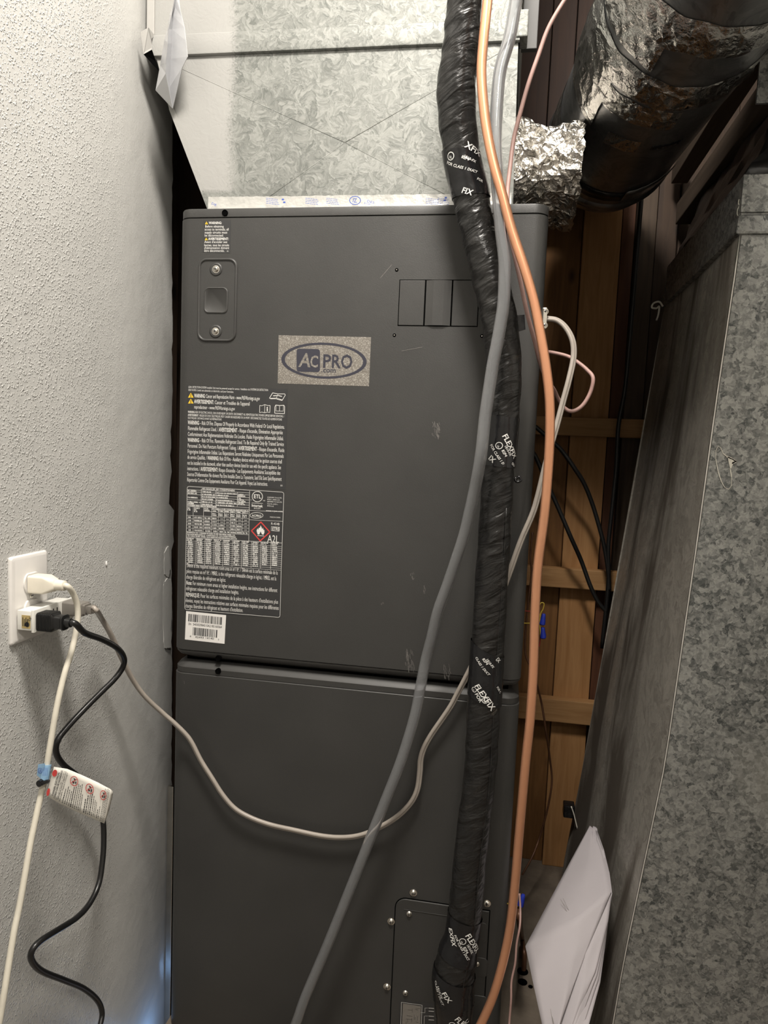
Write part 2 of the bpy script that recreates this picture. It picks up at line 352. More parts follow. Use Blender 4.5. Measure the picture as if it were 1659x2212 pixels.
def frames(path, ref=None):
    T = []
    for i in range(len(path)):
        a = path[max(0, i-1)]; b = path[min(len(path)-1, i+1)]; T.append((b-a).normalized())
    fr = []; nprev = None
    for t in T:
        if ref is not None: n = Vector(ref)-t*Vector(ref).dot(t)
        elif nprev is None:
            n = Vector((0, -1, 0)); n = n-t*n.dot(t)
            if n.length < .1: n = Vector((0, 0, 1))-t*t.z
        else: n = nprev-t*nprev.dot(t)
        n.normalize(); nprev = n; fr.append((t, n, t.cross(n)))
    return fr
def tube(bm, pts, r, sides=12, n=8, ref=None, flat=1.0, cap=True, mi=0, prof=None, smoothpath=True):
    path = catmull(pts, n) if smoothpath else [Vector(p) for p in pts]
    fr = frames(path, ref); loops = []; m = len(path)-1
    for i, (p, (t, a, b)) in enumerate(zip(path, fr)):
        rr = r(i/m) if callable(r) else (r[0]+(r[1]-r[0])*i/m if isinstance(r, (tuple, list)) else r)
        lp = []
        for k in range(sides):
            an = 2*math.pi*k/sides; q = prof(an, i/m) if prof else 1.0
            lp.append(p+a*math.cos(an)*rr*flat*q+b*math.sin(an)*rr*q)
        loops.append(lp)
    loft(bm, loops, cap, mi=mi); return path, fr
def lathe(bm, profile, origin, axis, seg=20, mi=0):
    """profile = [(radius, distance along axis)]"""
    ax = Vector(axis).normalized(); a = Vector((0, 0, 1)) if abs(ax.z) < .9 else Vector((1, 0, 0)); a = (a-ax*a.dot(ax)).normalized(); b = ax.cross(a); o = Vector(origin)
    loft(bm, [[o+ax*d+a*r*math.cos(2*math.pi*k/seg)+b*r*math.sin(2*math.pi*k/seg) for k in range(seg)] for r, d in profile], mi=mi)

# ---------------------------------------------------------------- lettering (built-in font, cached glyphs)
GL = {}
CHARS = sorted(set("ABCDEFGHIJKLMNOPQRSTUVWXYZabcdefghijklmnopqrstuvwxyz0123456789.,:;/-–'!()²éèÉÈÊêà•*&"))
def build_glyphs():
    tmp = []
    for bold in (0, 1):
        for ch in CHARS:
            for kind, body in (('g', ch), ('w', 'H'+ch+'H')):
                c = bpy.data.curves.new('tmp_glyph', 'FONT'); c.body = body; c.size = 1; c.resolution_u = 2; c.offset = .018*bold; c.fill_mode = 'FRONT'
                o = bpy.data.objects.new('tmp_glyph', c); COL.objects.link(o); tmp.append((bold, ch, kind, o))
    c = bpy.data.curves.new('tmp_glyph', 'FONT'); c.body = 'HH'; o = bpy.data.objects.new('tmp_glyph', c); COL.objects.link(o); tmp.append((0, '', 'hh', o))
    bpy.context.view_layer.update(); dg = bpy.context.evaluated_depsgraph_get(); wd = {}; base = 0
    for bold, ch, kind, o in tmp:
        me = o.evaluated_get(dg).to_mesh()
        if kind == 'g':
            GL[(bold, ch)] = ([(v.co.x, v.co.y) for v in me.vertices], [tuple(p.vertices) for p in me.polygons])
        else:
            xs = [v.co.x for v in me.vertices]; wd[(bold, ch, kind)] = (max(xs)-min(xs)) if xs else 0
        o.evaluated_get(dg).to_mesh_clear()
    base = wd[(0, '', 'hh')]
    for bold in (0, 1):
        for ch in CHARS: GL[('w', bold, ch)] = max(.05, wd[(bold, ch, 'w')]-base-(.036 if bold else 0))
    for *_, o in tmp:
        d = o.data; bpy.data.objects.remove(o); bpy.data.curves.remove(d)
    GL['cap'] = max(v[1] for v in GL[(0, 'H')][0])
build_glyphs()
CAPH = GL['cap']
def textgeo(runs):
    """runs = string or [(string, bold)] -> (glyph pieces, width) in units of the cap height"""
    if isinstance(runs, str): runs = [(runs, 0)]
    x = 0; out = []
    for s, bd in runs:
        for ch in s:
            if ch == ' ': x += .30; continue
            if (bd, ch) not in GL: continue
            V, F = GL[(bd, ch)]; out.append(([((vx+x)/CAPH, vy/CAPH) for vx, vy in V], F)); x += GL[('w', bd, ch)]
    return out, x/CAPH
def put(bm, runs, fn, mi=0):
    """fn(u 0..1 along the width, v in cap heights, width) -> point"""
    g, wdt = textgeo(runs)
    for V, F in g:
        vs = [bm.verts.new(fn(a/wdt, b, wdt)) for a, b in V]
        for f in F:
            try: bm.faces.new([vs[i] for i in f]).material_index = mi
            except ValueError: pass
def put_px(bm, runs, x0, y0, x1, y1, hpx, Y, mi=0, slant=0.0):
    """a line of print on a plane facing the room: baseline from pixel (x0,y0) to (x1,y1)"""
    A = UY(x0, y0, Y); B = UY(x1, y1, Y); h = (UY(x0, y0-hpx, Y)-A).length
    d = (B-A).normalized(); up = Vector((0, 0, 1)); up = (up-d*up.dot(d)).normalized()
    put(bm, runs, lambda u, v, w_: A+(B-A)*u+up*h*v+d*(slant*v*h), mi)
def line_px(bm, pts, wpx, Y, mi=0, closed=False):
    P = [UY(x, y, Y) for x, y in pts]; s = wpx*depth(P[0])/FPX/2
    if closed: P.append(P[0])
    for a, b in zip(P, P[1:]):
        d = (b-a).normalized(); n = Vector((d.z, 0, -d.x))*s; e = d*s*.5
        quad(bm, [a-n-e, b-n+e, b+n+e, a+n-e], mi)
def poly_px(bm, pts, Y, mi=0):
    return quad(bm, [UY(x, y, Y) for x, y in pts], mi)

# ================================================================ THE SETTING
WX = -0.083           # face of the left wall
def ragged(pts, amp, seed, n=5):
    rr_ = random.Random(seed); out = []
    for (x0, y0), (x1, y1) in zip(pts, pts[1:]+pts[:1]):
        for k in range(n): out.append((x0+(x1-x0)*k/n+rr_.uniform(-amp, amp), y0+(y1-y0)*k/n+rr_.uniform(-amp, amp)))
    return out
def wall_left():
    bm = bmesh.new()
    # the room face, cut ragged where it stops beside the air handler
    zs = [-.45+i*3.1/190 for i in range(191)]; edge = []
    for z in zs:
        e = U(371, 1106+(1.12-z)*1200, 'x', WX-.012).y+random.uniform(-.0035, .0035)
        if 1.02 < z < 1.16: e -= .014*random.random()
        if .90 < z < .985: e += .010
        if .985 <= z < 1.02: e -= .014
        edge.append(e)
    ys = [-3.0, -1.2, -.6, -.3, -.15, -.05, -.02, .01, .04, .07, .10, .125]
    def xo(y): return WX-(.009*((y+.05)/.19)**2 if y > -.05 else 0)
    g = [[bm.verts.new((xo(y), y, z)) for y in ys]+[bm.verts.new((xo(e), e, z))] for z, e in zip(zs, edge)]
    bk = [bm.verts.new((WX-.0127-.004, e-.002+random.uniform(-.002, .002), z)) for z, e in zip(zs, edge)]
    bk0 = [bm.verts.new((WX-.0127, -3.0, z)) for z in zs]
    for i in range(len(zs)-1):
        for j in range(len(ys)):
            bm.faces.new((g[i][j], g[i+1][j], g[i+1][j+1], g[i][j+1])).material_index = 0
        bm.faces.new((g[i][-1], g[i+1][-1], bk[i+1], bk[i])).material_index = 1
        bm.faces.new((bk[i], bk[i+1], bk0[i+1], bk0[i])).material_index = 1
    o = obj('wall_left', bm, ['wall', 'gyp'], origin=(0, 0, 0), smooth=True, auto=40)
    struct(o, 'grey textured drywall beside the charcoal air handler', 'wall')
    # dried flap of joint compound at the torn edge
    bm = bmesh.new()
    pts = ragged([(353, 1260), (362, 1249), (371, 1252), (372, 1300), (369, 1350), (370, 1398), (356, 1400), (350, 1340), (351, 1290)], 1.3, 2)
    P = [U(x, y, 'x', WX-.0095) for x, y in pts]; prism(bm, P, (-.004, 0, 0))
    struct_c = obj('compound_flap', bm, 'wall', o)
    bm = bmesh.new()
    pts = ragged([(355, 1195), (364, 1180), (369, 1225), (364, 1246), (354, 1240)], 1.2, 3)
    P = [U(x, y, 'x', WX-.0095) for x, y in pts]; prism(bm, P, (-.004, 0, 0)); obj('compound_flap', bm, 'wall', o)
    bm = bmesh.new()   # paint drip
    P = U(230, 1218, 'x', WX+.001); lathe(bm, [(.0004, -.004), (.0016, -.002), (.0019, 0), (.0013, .003), (.0004, .005)], P, (0, 0, 1), 8); obj('paint_drip', bm, 'white_lbl', o, True)
    # metal strip at the foot of the edge
    bm = bmesh.new(); a = U(371, 1700, 'x', WX-.002); box(bm, WX-.012, WX+.001, a.y+.001, a.y+.008, -.45, a.z, .0008); obj('edge_strip', bm, 'steel', o)
wall_left()
def plain(name, x0, x1, y0, y1, z0, z1, m, label=None, cat=None):
    bm = bmesh.new(); box(bm, x0, x1, y0, y1, z0, z1); o = obj(name, bm, m, origin=((x0+x1)/2, (y0+y1)/2, z0)); return struct(o, label, cat)
plain('floor', -1.2, 2.2, -3.0, 1.0, -.50, -.45, 'roomfloor', 'brown floor of the room in front of the closet', 'floor')
FL = plain('trim_1', -.006, 1.9, -.15, .80, -.45, 0, 'floor', 'dusty raised wooden platform with drilled holes carrying the units', 'platform')
plain('ceiling', -.5, 2.2, -3.0, 1.0, 2.65, 2.75, 'ceil', 'white ceiling of the room', 'ceiling')
plain('wall_front', -.2, 2.2, -3.06, -3.0, -.45, 2.65, 'room', 'white wall behind the camera', 'wall')
plain('wall_right', 1.9, 1.96, -3.0, 1.0, -.45, 2.65, 'room', 'white wall right of the ducts', 'wall')
# drilled holes in the floor
bm = bmesh.new()
for px, py, rx in ((1129, 2098, .012), (1129, 2121, .010), (1146, 2131, .005)):
    c = U(px, py, 'z', .0008); lathe(bm, [(rx, -.0006), (rx, 0)], c, (0, 0, 1), 18)
obj('drilled_holes', bm, 'black', FL)
# framing at the back of the closet: every board its own piece
YB = .72
bm = bmesh.new(); box(bm, -.6, 1.9, YB+.045, YB+.07, 0, 2.648)
WB = struct(obj('wall_back', bm, 'darkwd', origin=(.6, YB+.05, 0)), 'wood framed wall of vertical boards behind the units', 'wall')
def board(x0, x1, y0, y1, z0, z1, m, name='board', parent=None):
    bm = bmesh.new(); box(bm, x0, x1, y0, y1, z0, z1, .002); return obj(name, bm, m, parent or WB)
def XB(px, y=YB, py=720): return UY(px, py, y).x
xb = [XB(1150), XB(1245), XB(1327), XB(1358), XB(1402), XB(1450)]
board(.10, xb[0]-.08, YB+.02, YB+.045, 0, 2.648, 'pine_dk')
board(xb[0]-.078, xb[1], YB+.018, YB+.045, 0, 2.648, 'pine_dk')
board(xb[1]+.001, xb[2], YB, YB+.045, 0, 2.648, 'pine')
board(xb[2]+.004, xb[3], YB+.02, YB+.045, 0, 2.648, 'red_wd')
board(xb[3]+.003, xb[4], YB+.008, YB+.045, 0, 2.648, 'brown_wd')
board(xb[4]+.003, xb[5], YB+.02, YB+.045, 0, 2.648, 'darkwd')
for a in range(4): board(xb[5]+.002+a*.12, xb[5]+.12+a*.12, YB+.012+.01*(a % 2), YB+.045, 0, 2.648, 'darkwd')
for pyt, pyb in ((901, 941), (1229, 1271), (1514, 1563)):
    a = UY(1230, pyt, YB-.03); b = UY(1230, pyb, YB-.03)
    bm = bmesh.new(); box(bm, .50, 1.10, YB-.03, YB-.001, b.z, a.z, .002); obj('blocking', bm, 'pine_h', WB)
for a_, b_, m_ in ((1120, 1188, 'shade_wd'), (1190, 1240, 'shade_wd'), (1242, 1300, 'shade_wd'), (1302, 1380, 'shade_wd')):
    board(UY(a_, 120, .62).x, UY(b_, 120, .62).x, .60+.02*(m_ == 'red_wd'), .66, UY(1250, 430, .62).z, 2.648, m_, 'shade_board')  # added before the pine boards to stand for the shade there
# boards seen through the gap beside the left wall
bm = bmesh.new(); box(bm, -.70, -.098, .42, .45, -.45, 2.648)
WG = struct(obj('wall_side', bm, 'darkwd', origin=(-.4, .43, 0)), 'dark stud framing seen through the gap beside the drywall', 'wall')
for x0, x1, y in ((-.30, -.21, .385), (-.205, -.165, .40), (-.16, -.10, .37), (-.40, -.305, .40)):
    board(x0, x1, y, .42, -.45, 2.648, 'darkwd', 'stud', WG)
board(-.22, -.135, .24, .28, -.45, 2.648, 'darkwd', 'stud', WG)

# ================================================================ AIR HANDLER
UW, UD, UH = .622, .55, UY(600, 447, 0).z
ZC = UY(780, 465, 0).z; Z2 = UY(760, 1439, 0).z; Z3 = UY(760, 1489, 0).z
ZM = (Z2+Z3)/2+.002
AH = thing('air_handler', 'tall charcoal grey air handler cabinet standing between wall and return duct', 'air handler', (UW/2, UD/2, 0))
def shell(name, levels, m='char', r=.022):
    bm = bmesh.new()
    loft(bm, [[(x, y, z) for x, y in rrect(i, UW-i, i, UD-i, r, 8)] for z, i in levels]); return obj(name, bm, m, AH, True, auto=35)
top_cap = shell('top_cap', [(ZC, .0015), (ZC+.0008, .0006), (UH-.003, .0006), (UH-.0008, .0014), (UH, .004)])
upper = shell('upper_panel', [(Z2+.0008, .0012), (Z2+.0018, 0), (ZC-.0022, 0), (ZC-.0012, .0012)])
urail = shell('upper_rail', [(ZM+.0028, .018), (ZM+.010, .005), (Z2-.003, .0014), (Z2, .0014)], 'char_rail')
lrail = shell('lower_rail', [(Z3, .0018), (Z3+.010, .0015), (ZM-.006, .006), (ZM-.0022, .014)], 'char_rail')
lower = shell('lower_panel', [(0.0, .002), (.002, 0), (Z3-.0018, 0), (Z3-.0008, .0012)])
bm = bmesh.new(); box(bm, .02, UW-.02, .02, UD-.02, .01, UH-.01); obj('inner_cabinet', bm, 'black', AH)
# black fixing holes
for px, py, par in ((486, 460, top_cap), (471, 1422, urail), (471, 1450, lrail)):
    bm = bmesh.new(); c = UY(px, py, .0); lathe(bm, [(.0052, .004), (.0052, -.0012), (.0046, -.0016), (.0044, -.0006)], c, (0, 1, 0), 18); obj('fixing_hole', bm, 'black', par, True, auto=40)
def rr_face(x0, x1, z0, z1, r, y, seg=6): return [(a, y, b) for a, b in rrect(x0, x1, z0, z1, r, seg)]
def ridge(bm, x0, x1, z0, z1, r, wd, hgt):
    """raised rounded-rectangle bead on the front"""
    L_ = []
    for i, y in ((0, .0005), (wd*.25, -hgt*.8), (wd*.5, -hgt), (wd*.75, -hgt*.8), (wd, .0005)):
        L_.append(rr_face(x0+i, x1-i, z0+i, z1-i, max(.001, r-i), y))
    loft(bm, L_, False)
def screw(px=None, py=None, r=.0055, at=None, parent=None, axis=(0, -1, 0), name='screw'):
    c = at if at is not None else UY(px, py, 0); bm = bmesh.new(); ax = Vector(axis)
    lathe(bm, [(r*1.25, -.001), (r*1.25, .0008), (r*.95, .001), (r, .0016), (r*.85, .0032), (r*.45, .0042), (r*.05, .0045)], c, axis, 16)
    a = Vector((0, 0, 1)); b = ax.cross(a)
    for d, e in ((a, b), (b, a)):      # phillips recess
        p = c+ax*.0040; q = [p+d*r*.5+e*r*.12, p-d*r*.5+e*r*.12, p-d*r*.5-e*r*.12, p+d*r*.5-e*r*.12]; prism(bm, q, ax*.0006, 1)
    return obj(name, bm, ['steel', 'ink_dk'], parent or AH, True, auto=40)
# latch plate, upper left
a = UY(428, 557, 0); b = UY(511, 740, 0)
bm = bmesh.new(); ridge(bm, a.x, b.x, b.z, a.z, .016, .006, .0028)
loft(bm, [rr_face(a.x+.004, b.x-.004, b.z+.004, a.z-.004, .013, y) for y in (.001, -.0006)])
lp = obj('latch_plate', bm, 'char', AH, True, auto=50)
a2 = UY(442, 621, 0); b2_ = UY(492, 677, 0)
bm = bmesh.new(); loft(bm, [rr_face(a2.x+i, b2_.x-i, b2_.z+i, a2.z-i, .008, y) for i, y in ((0, .0005), (0, -.0018), (.0012, -.0024), (.002, -.0016))]); obj('latch_window', bm, 'char_rail', lp, True, auto=50)
for px, py in ((467, 582), (466, 716)):
    c = UY(px, py, 0); bm = bmesh.new(); lathe(bm, [(.0115, -.001), (.0112, .0012), (.0085, .0019), (.0062, .0009)], c, (0, -1, 0), 20); obj('screw_dimple', bm, 'char', lp, True)
    screw(at=c+Vector((0, -.0005, 0)), r=.0052, parent=lp)
# three knock-out panels
bm = bmesh.new(); poly = [(863, 604), (1037, 604), (1036, 704), (861, 704)]
P = [UY(x, y, 0) for x, y in poly]; x0, x1 = P[0].x, P[1].x; z1, z0 = P[0].z, P[3].z
box(bm, x0, x1, -.0003, .0005, z0, z1); kb = obj('knockout_frame', bm, 'black', AH)
for i in range(3):
    xa = x0+(x1-x0)*i/3+.0013; xb_ = x0+(x1-x0)*(i+1)/3-.0013; bm = bmesh.new()
    if i == 1:   # the middle one is dished
        prof = [(xa, -.0007), (xa+.002, -.0010), (xa+.012, -.0034), (xb_-.012, -.0034), (xb_-.002, -.0010), (xb_, -.0007)]
        loft(bm, [[(x, y, z) for x, y in prof]+[(xb_, .0004, z), (xa, .0004, z)] for z in (z0+.0013, z1-.0013)])
    else: box(bm, xa, xb_, -.0008, .0004, z0+.0013, z1-.0013, .0004)
    obj('knockout_panel', bm, 'char', kb)
for px, py in ((857, 583), (852, 724), (1041, 726)):
    bm = bmesh.new(); c = UY(px, py, 0); lathe(bm, [(.0030, -.001), (.0028, .0005), (.0020, .0004)], c, (0, -1, 0), 14); lathe(bm, [(.0013, 0), (.001, .0012)], c, (0, -1, 0), 8, 1); obj('pilot_hole', bm, ['black', 'steel'], AH)
# cable connector on the right side
c = UY(1179, 690, .03); c.x = UW
bm = bmesh.new(); box(bm, UW-.001, UW+.007, .018, .042, c.z-.017, c.z+.017, .002); cc = obj('cable_clamp', bm, 'steel', AH)
for s in (-1, 1): screw(at=Vector((UW+.004, .022, c.z+s*.011)), r=.004, parent=cc)
# lower access cover
a = UY(856, 1938, 0); bx1 = UW-.030
bm = bmesh.new(); box_r = .018
def cover_loop(i, y): return [(bx1-i, y, .02+i), (bx1-i, y, a.z-i)]+[(a.x+box_r+math.cos(t)*(box_r-i), y, a.z-box_r+math.sin(t)*(box_r-i)) for t in [math.radians(90+15*k) for k in range(7)]]+[(a.x+i, y, .02+i)]
loft(bm, [cover_loop(-.0018, .0004), cover_loop(-.0018, -.0003)], mi=1)
loft(bm, [cover_loop(0, .0002), cover_loop(0, -.0012), cover_loop(.001, -.0020)])
cv = obj('access_cover', bm, ['char', 'black'], AH, True, auto=35)
for px, py in ((893, 1928), (845, 1990), (1052, 1951), (836, 2131)): screw(px, py, .0052)
for px, py in ((884, 1973), (876, 2144), (1030, 2081)): screw(at=UY(px, py, -.001), r=.0052, parent=cv)
bm = bmesh.new(); p0 = UY(872, 1962, 0); box(bm, p0.x, bx1-.02, -.0028, -.0018, p0.z-.0012, p0.z, .0004); obj('stiffening_rib', bm, 'char', cv)
for py in (2012, 2088, 2170):
    c = UY(1040, py, 0); bm = bmesh.new(); loft(bm, [rr_face(c.x-.016+i, c.x+.010-i, c.z-.018+i, c.z+.018-i, .007, y) for i, y in ((0, -.0018), (.0006, -.0030), (.002, -.0032))]); obj('raised_pad', bm, 'char', cv, True, auto=40)
# scuffs: dried dusty marks on the door, flat smears
bm = bmesh.new(); rs = random.Random(3)
def smear(px, py, lx, ly, n, w0, Y=-.0004):
    for k in range(n):
        ax_, ay_ = px+rs.uniform(-lx, lx)*.6, py+rs.uniform(-ly, ly)*.7; ln = rs.uniform(.15, .55)
        pts = [(ax_, ay_), (ax_+rs.uniform(-.2, .5)*lx*ln, ay_+ly*ln*.6), (ax_+rs.uniform(-.1, .7)*lx*ln, ay_+ly*ln*1.2)]
        line_px(bm, pts, w0*rs.uniform(.3, 1), Y)
smear(942, 925, 14, 22, 22, 1.2); smear(884, 1420, 14, 30, 24, 1.2); smear(965, 1447, 12, 20, 14, 1.2); smear(890, 1242, 9, 11, 10, 1.0); smear(916, 1272, 4, 14, 7, 1.0); smear(826, 1303, 6, 4, 6, 1.4); smear(397, 1470, 3, 6, 4, 1.2, -.0004)
line_px(bm, [(868, 758), (912, 750)], .8, -.0004); line_px(bm, [(822, 600), (846, 572)], .9, -.0004)
M['scuff'] = simple('dust_scuff', (.16, .15, .14), .7, var=.3, scale=200)
raw('scuff_marks', bm, 'scuff', AH)['kind'] = 'stuff'

# ---- stickers and print
def sticker(name, corners, m, parent=AH, th=.0003, Y=0.0):
    bm = bmesh.new(); P = [UY(x, y, Y) for x, y in corners]; prism(bm, P, (0, -th, 0)); return obj(name, bm, m, parent)
YS = -.0005
# small warning label at the top
lab1 = sticker('warning_label', [(439, 476), (499, 476), (497, 547), (438, 545)], 'sticker')
bm = bmesh.new()
rows = [([("WARNING:", 1)], 451, 484, 479), ("Before obtaining", 443, 491.5, 483), ("access to terminals, all", 442, 498, 494), ("supply circuits must", 442, 504.5, 491), ("be disconnected.", 442, 511, 483),
        ([("AVERTISSEMENT:", 1)], 450, 518.5, 494), ("Avant d'accéder aux", 441.5, 525, 491), ("bornes, tous les circuits", 441, 532, 495), ("d'alimentation doivent", 441, 538, 495), ("être déconnectés.", 441, 544, 485), ("01", 490, 544, 494)]
for s, xa, yb_, xe in rows: put_px(bm, s, xa, yb_, xe, yb_, 5.2 if s != "01" else 3, YS)
def wtri(bm, px, py, s, Y, mi=1, me=2):
    poly_px(bm, [(px-s, py), (px+s, py), (px, py-s*1.75)], Y, mi)
    line_px(bm, [(px, py-s*1.2), (px, py-s*.5)], s*.25, Y-.0002, me); line_px(bm, [(px, py-s*.36), (px, py-s*.15)], s*.25, Y-.0002, me)
wtri(bm, 446, 484.5, 3.4, YS); wtri(bm, 445.5, 519, 3.4, YS)
raw('lettering', bm, ['ink', 'yellow', 'ink_dk'], lab1)
# long bilingual warning label
lab2 = sticker('warning_label', [(404, 832), (621, 841), (617, 1058), (403, 1046)], 'sticker')
def Z2p(x, y): return 390+x/6.636, 820+y/6.636
bm = bmesh.new()
L2_ = [("LEAK DETECTION SYSTEM installed. Unit must be powered except for service. / Installation du SYSTÈME DE DÉTECTION", 112, 118, 1255, 165, 26),
 ("DES FUITES. L'unité sera alimentée en électricité, sauf pour l'entretien.", 112, 160, 762, 190, 26),
 ([("WARNING:", 1), (" Cancer and Reproductive Harm - www.P65Warnings.ca.gov", 0)], 195, 255, 1135, 298, 50),
 ([("AVERTISSEMENT:", 1), (" Cancer et Troubles de l'appareil", 0)], 195, 338, 992, 374, 50),
 ("reproducteur - www.P65Warnings.ca.gov", 193, 415, 778, 443, 48),
 ([("WARNING:", 1), (" RISK OF ELECTRIC SHOCK, CAN CAUSE INJURY OR DEATH. DISCONNECT ALL REMOTE ELECTRIC POWER SUPPLIES BEFORE SERVICING. /", 0)], 105, 476, 1485, 542, 28),
 ([("AVERTISSEMENT", 1), (" : RISQUE DE CHOC ÉLECTRIQUE, PEUT CAUSER DES BLESSURES OU LA MORT. DÉCONNECTEZ TOUTES LES ALIMENTATIONS", 0)], 105, 520, 1453, 588, 28),
 ("ÉLECTRIQUES À DISTANCE AVANT LES RÉPARATIONS.", 105, 562, 593, 586, 26),
 ([("WARNING", 1), (" – Risk Of Fire. Dispose Of Properly In Accordance With Federal Or Local Regulations.", 0)], 104, 640, 1490, 706, 52),
 ([("Flammable Refrigerant Used. / ", 0), ("AVERTISSEMENT", 1), (" - Risque d'incendie, Élimination Appropriée", 0)], 104, 722, 1465, 786, 52),
 ("Conformément Aux Règlementations Fédérales Ou Locales. Fluide Frigorigène Inflammable Utilisé.", 103, 806, 1477, 872, 52),
 ([("WARNING", 1), (" – Risk Of Fire. Flammable Refrigerant Used. To Be Repaired Only By Trained Service", 0)], 102, 890, 1480, 954, 52),
 ([("Personnel. Do Not Puncture Refrigerant Tubing. / ", 0), ("AVERTISSEMENT", 1), (" - Risque d'incendie, Fluide", 0)], 101, 972, 1488, 1040, 52),
 ("Frigorigène Inflammable Utilisé. Les Réparations Seront Réalisées Uniquement Par Les Personnels", 100, 1055, 1478, 1124, 52),
 ([("de service Qualifiés. / ", 0), ("WARNING:", 1), (" Risk Of Fire - Auxiliary devices which may be ignition sources shall", 0)], 98, 1135, 1453, 1204, 52),
 ("not be installed in the ductwork, other than auxiliary devices listed for use with the specific appliance. See", 97, 1218, 1440, 1286, 52),
 ([("instructions. / ", 0), ("AVERTISSEMENT:", 1), (" Risque d'incendie - Les Équipements Auxiliaires Susceptibles des", 0)], 96, 1298, 1430, 1366, 52),
 ("Sources D'Inflammation Ne doivent Pas Être Installés Dans La Tuyauterie, Sauf S'ils Sont Spécifiquement", 95, 1380, 1448, 1452, 52),
 ("Répertoriés Comme Des Équipements Auxiliaires Pour Cet Appareil. Voyez Les Instructions.", 93, 1460, 1250, 1524, 52),
 ("01", 1432, 1530, 1465, 1532, 22)]
for s, xa, ya, xe, ye, h in L2_: put_px(bm, s, *Z2p(xa, ya), *Z2p(xe, ye), h/6.636*1.06, YS)
for zx, zy in ((147, 258), (147, 342)): wtri(bm, *Z2p(zx, zy), 6.0, YS)
def zl(pts, w_=.9, closed=False): line_px(bm, [Z2p(*p) for p in pts], w_, YS, 0, closed)
zl([(1275, 265), (1320, 190), (1400, 205), (1495, 205), (1500, 225), (1455, 300), (1370, 275), (1290, 275)], 1.1, True); zl([(1285, 268), (1370, 262), (1455, 290)], .8); zl([(1330, 232), (1400, 228), (1450, 240)], 1.6); zl([(1400, 205), (1372, 262)], .7)
zl([(1135, 370), (1165, 375), (1208, 358), (1250, 372), (1285, 372), (1280, 470), (1245, 465), (1205, 475), (1165, 465), (1132, 472)], .9, True); zl([(1208, 360), (1205, 472)], .8); zl([(1243, 418), (1243, 448)], 2.4); zl([(1243, 396), (1243, 406)], 2.4)
zl([(1365, 365), (1420, 372), (1480, 368), (1492, 385), (1490, 488), (1350, 482), (1352, 390)], 1.2, True); zl([(1420, 372), (1418, 450)], .8); zl([(1365, 450), (1418, 452), (1475, 452)], .8); zl([(1370, 370), (1368, 450)], .7); zl([(1475, 372), (1473, 452)], .7)
raw('lettering', bm, ['ink', 'yellow', 'ink_dk'], lab2)
# rating plate with tables
lab3 = sticker('rating_label', [(404, 1049), (615, 1062), (606, 1335), (398, 1322)], 'sticker')
def Z3p(x, y): return 390+x/6.9125, 1040+y/6.9125
def Z4p(x, y): return 380+x/6.636, 1200+y/6.635
bm = bmesh.new()
def gl(x0, y0, x1, y1, w_=.55): line_px(bm, [Z3p(x0, y0), Z3p(x1, y1)], w_, YS)
out = [Z3p(*p) for p in ((100, 100), (105, 82), (125, 74), (1510, 158), (1535, 168), (1542, 190))]+[Z4p(1510, 200), Z4p(1492, 860), Z4p(1485, 880), Z4p(1465, 886), Z4p(145, 772), Z4p(132, 765), Z4p(126, 745)]
line_px(bm, out, .8, YS, 0, True)
def hl(yl, x0=100, x1=1025, sl=.056, w_=.55): gl(x0, yl+sl*(x0-100), x1, yl+sl*(x1-100), w_)
def vl(x, y0, y1, w_=.55): gl(x, y0+.056*(x-100), x-.018*(y1-y0), y1+.056*(x-100), w_)
for y in (120, 150, 190, 268, 340, 372): hl(y)
for y, xa, xe in ((225, 310, 1025), (302, 310, 1025), (405, 540, 1020)): hl(y, xa, xe)
for x, y0, y1 in ((310, 100, 345), (530, 108, 345), (850, 118, 330), (1032, 90, 835)): vl(x, y0, y1, .7)
for y in (505, 553, 602, 650, 697, 745): hl(y, 92, 1015)
hl(432, 345, 1015); hl(395, 465, 1015)
for x in (190, 345, 465, 565, 655, 745, 835, 925): vl(x, 378, 745)
hl(385, 1030, 1530, .05); hl(525, 1025, 1525, .05); hl(835, 88, 1512, .06, .7)
for k in range(13): hl(885+29.5*k, 84, 1505, .062, .5)
for x in (235, 365, 500, 635, 775, 915, 1060, 1200, 1350): vl(x, 838, 1235, .6)
rg = random.Random(11)
def blur_text(x0, x1, y, h, sl=.056):        # print too fine to read: rows of little strokes
    x = x0
    while x < x1-4:
        wd_ = rg.uniform(5, 10)
        if rg.random() < .86:
            ya = y+sl*(x-100); hh = h*rg.uniform(.75, 1); k = rg.random()
            gl(x, ya, x-.02*hh, ya-hh, .55)
            if k < .6: gl(x, ya-hh*(.1 if k < .3 else .9), x+wd_*.6, ya-hh*(.1 if k < .3 else .9)+.4, .5)
            if k > .4: gl(x+wd_*.6, ya, x+wd_*.6, ya-hh*.6, .5)
        x += wd_
for y, xa, xe in ((145, 110, 240), (180, 110, 250), (245, 110, 265), (312, 110, 295), (335, 110, 200), (365, 110, 540)): blur_text(xa, xe, y, 22)
for y, xa, xe in ((148, 320, 460), (186, 320, 520), (220, 320, 515), (258, 320, 490), (298, 320, 480), (336, 320, 480), (156, 538, 840), (188, 538, 720), (222, 538, 710), (262, 538, 800), (298, 538, 840), (336, 538, 800), (160, 860, 945), (182, 860, 965), (216, 860, 900), (240, 860, 945), (262, 860, 970), (286, 860, 940), (308, 860, 970)): blur_text(xa, xe, y, 20)
for y, xa, xe in ((405, 105, 160), (430, 105, 150), (400, 205, 290), (425, 205, 260), (450, 205, 250), (400, 355, 415), (425, 355, 440), (398, 475, 735), (398, 750, 1010)): blur_text(xa, xe, y, 20)
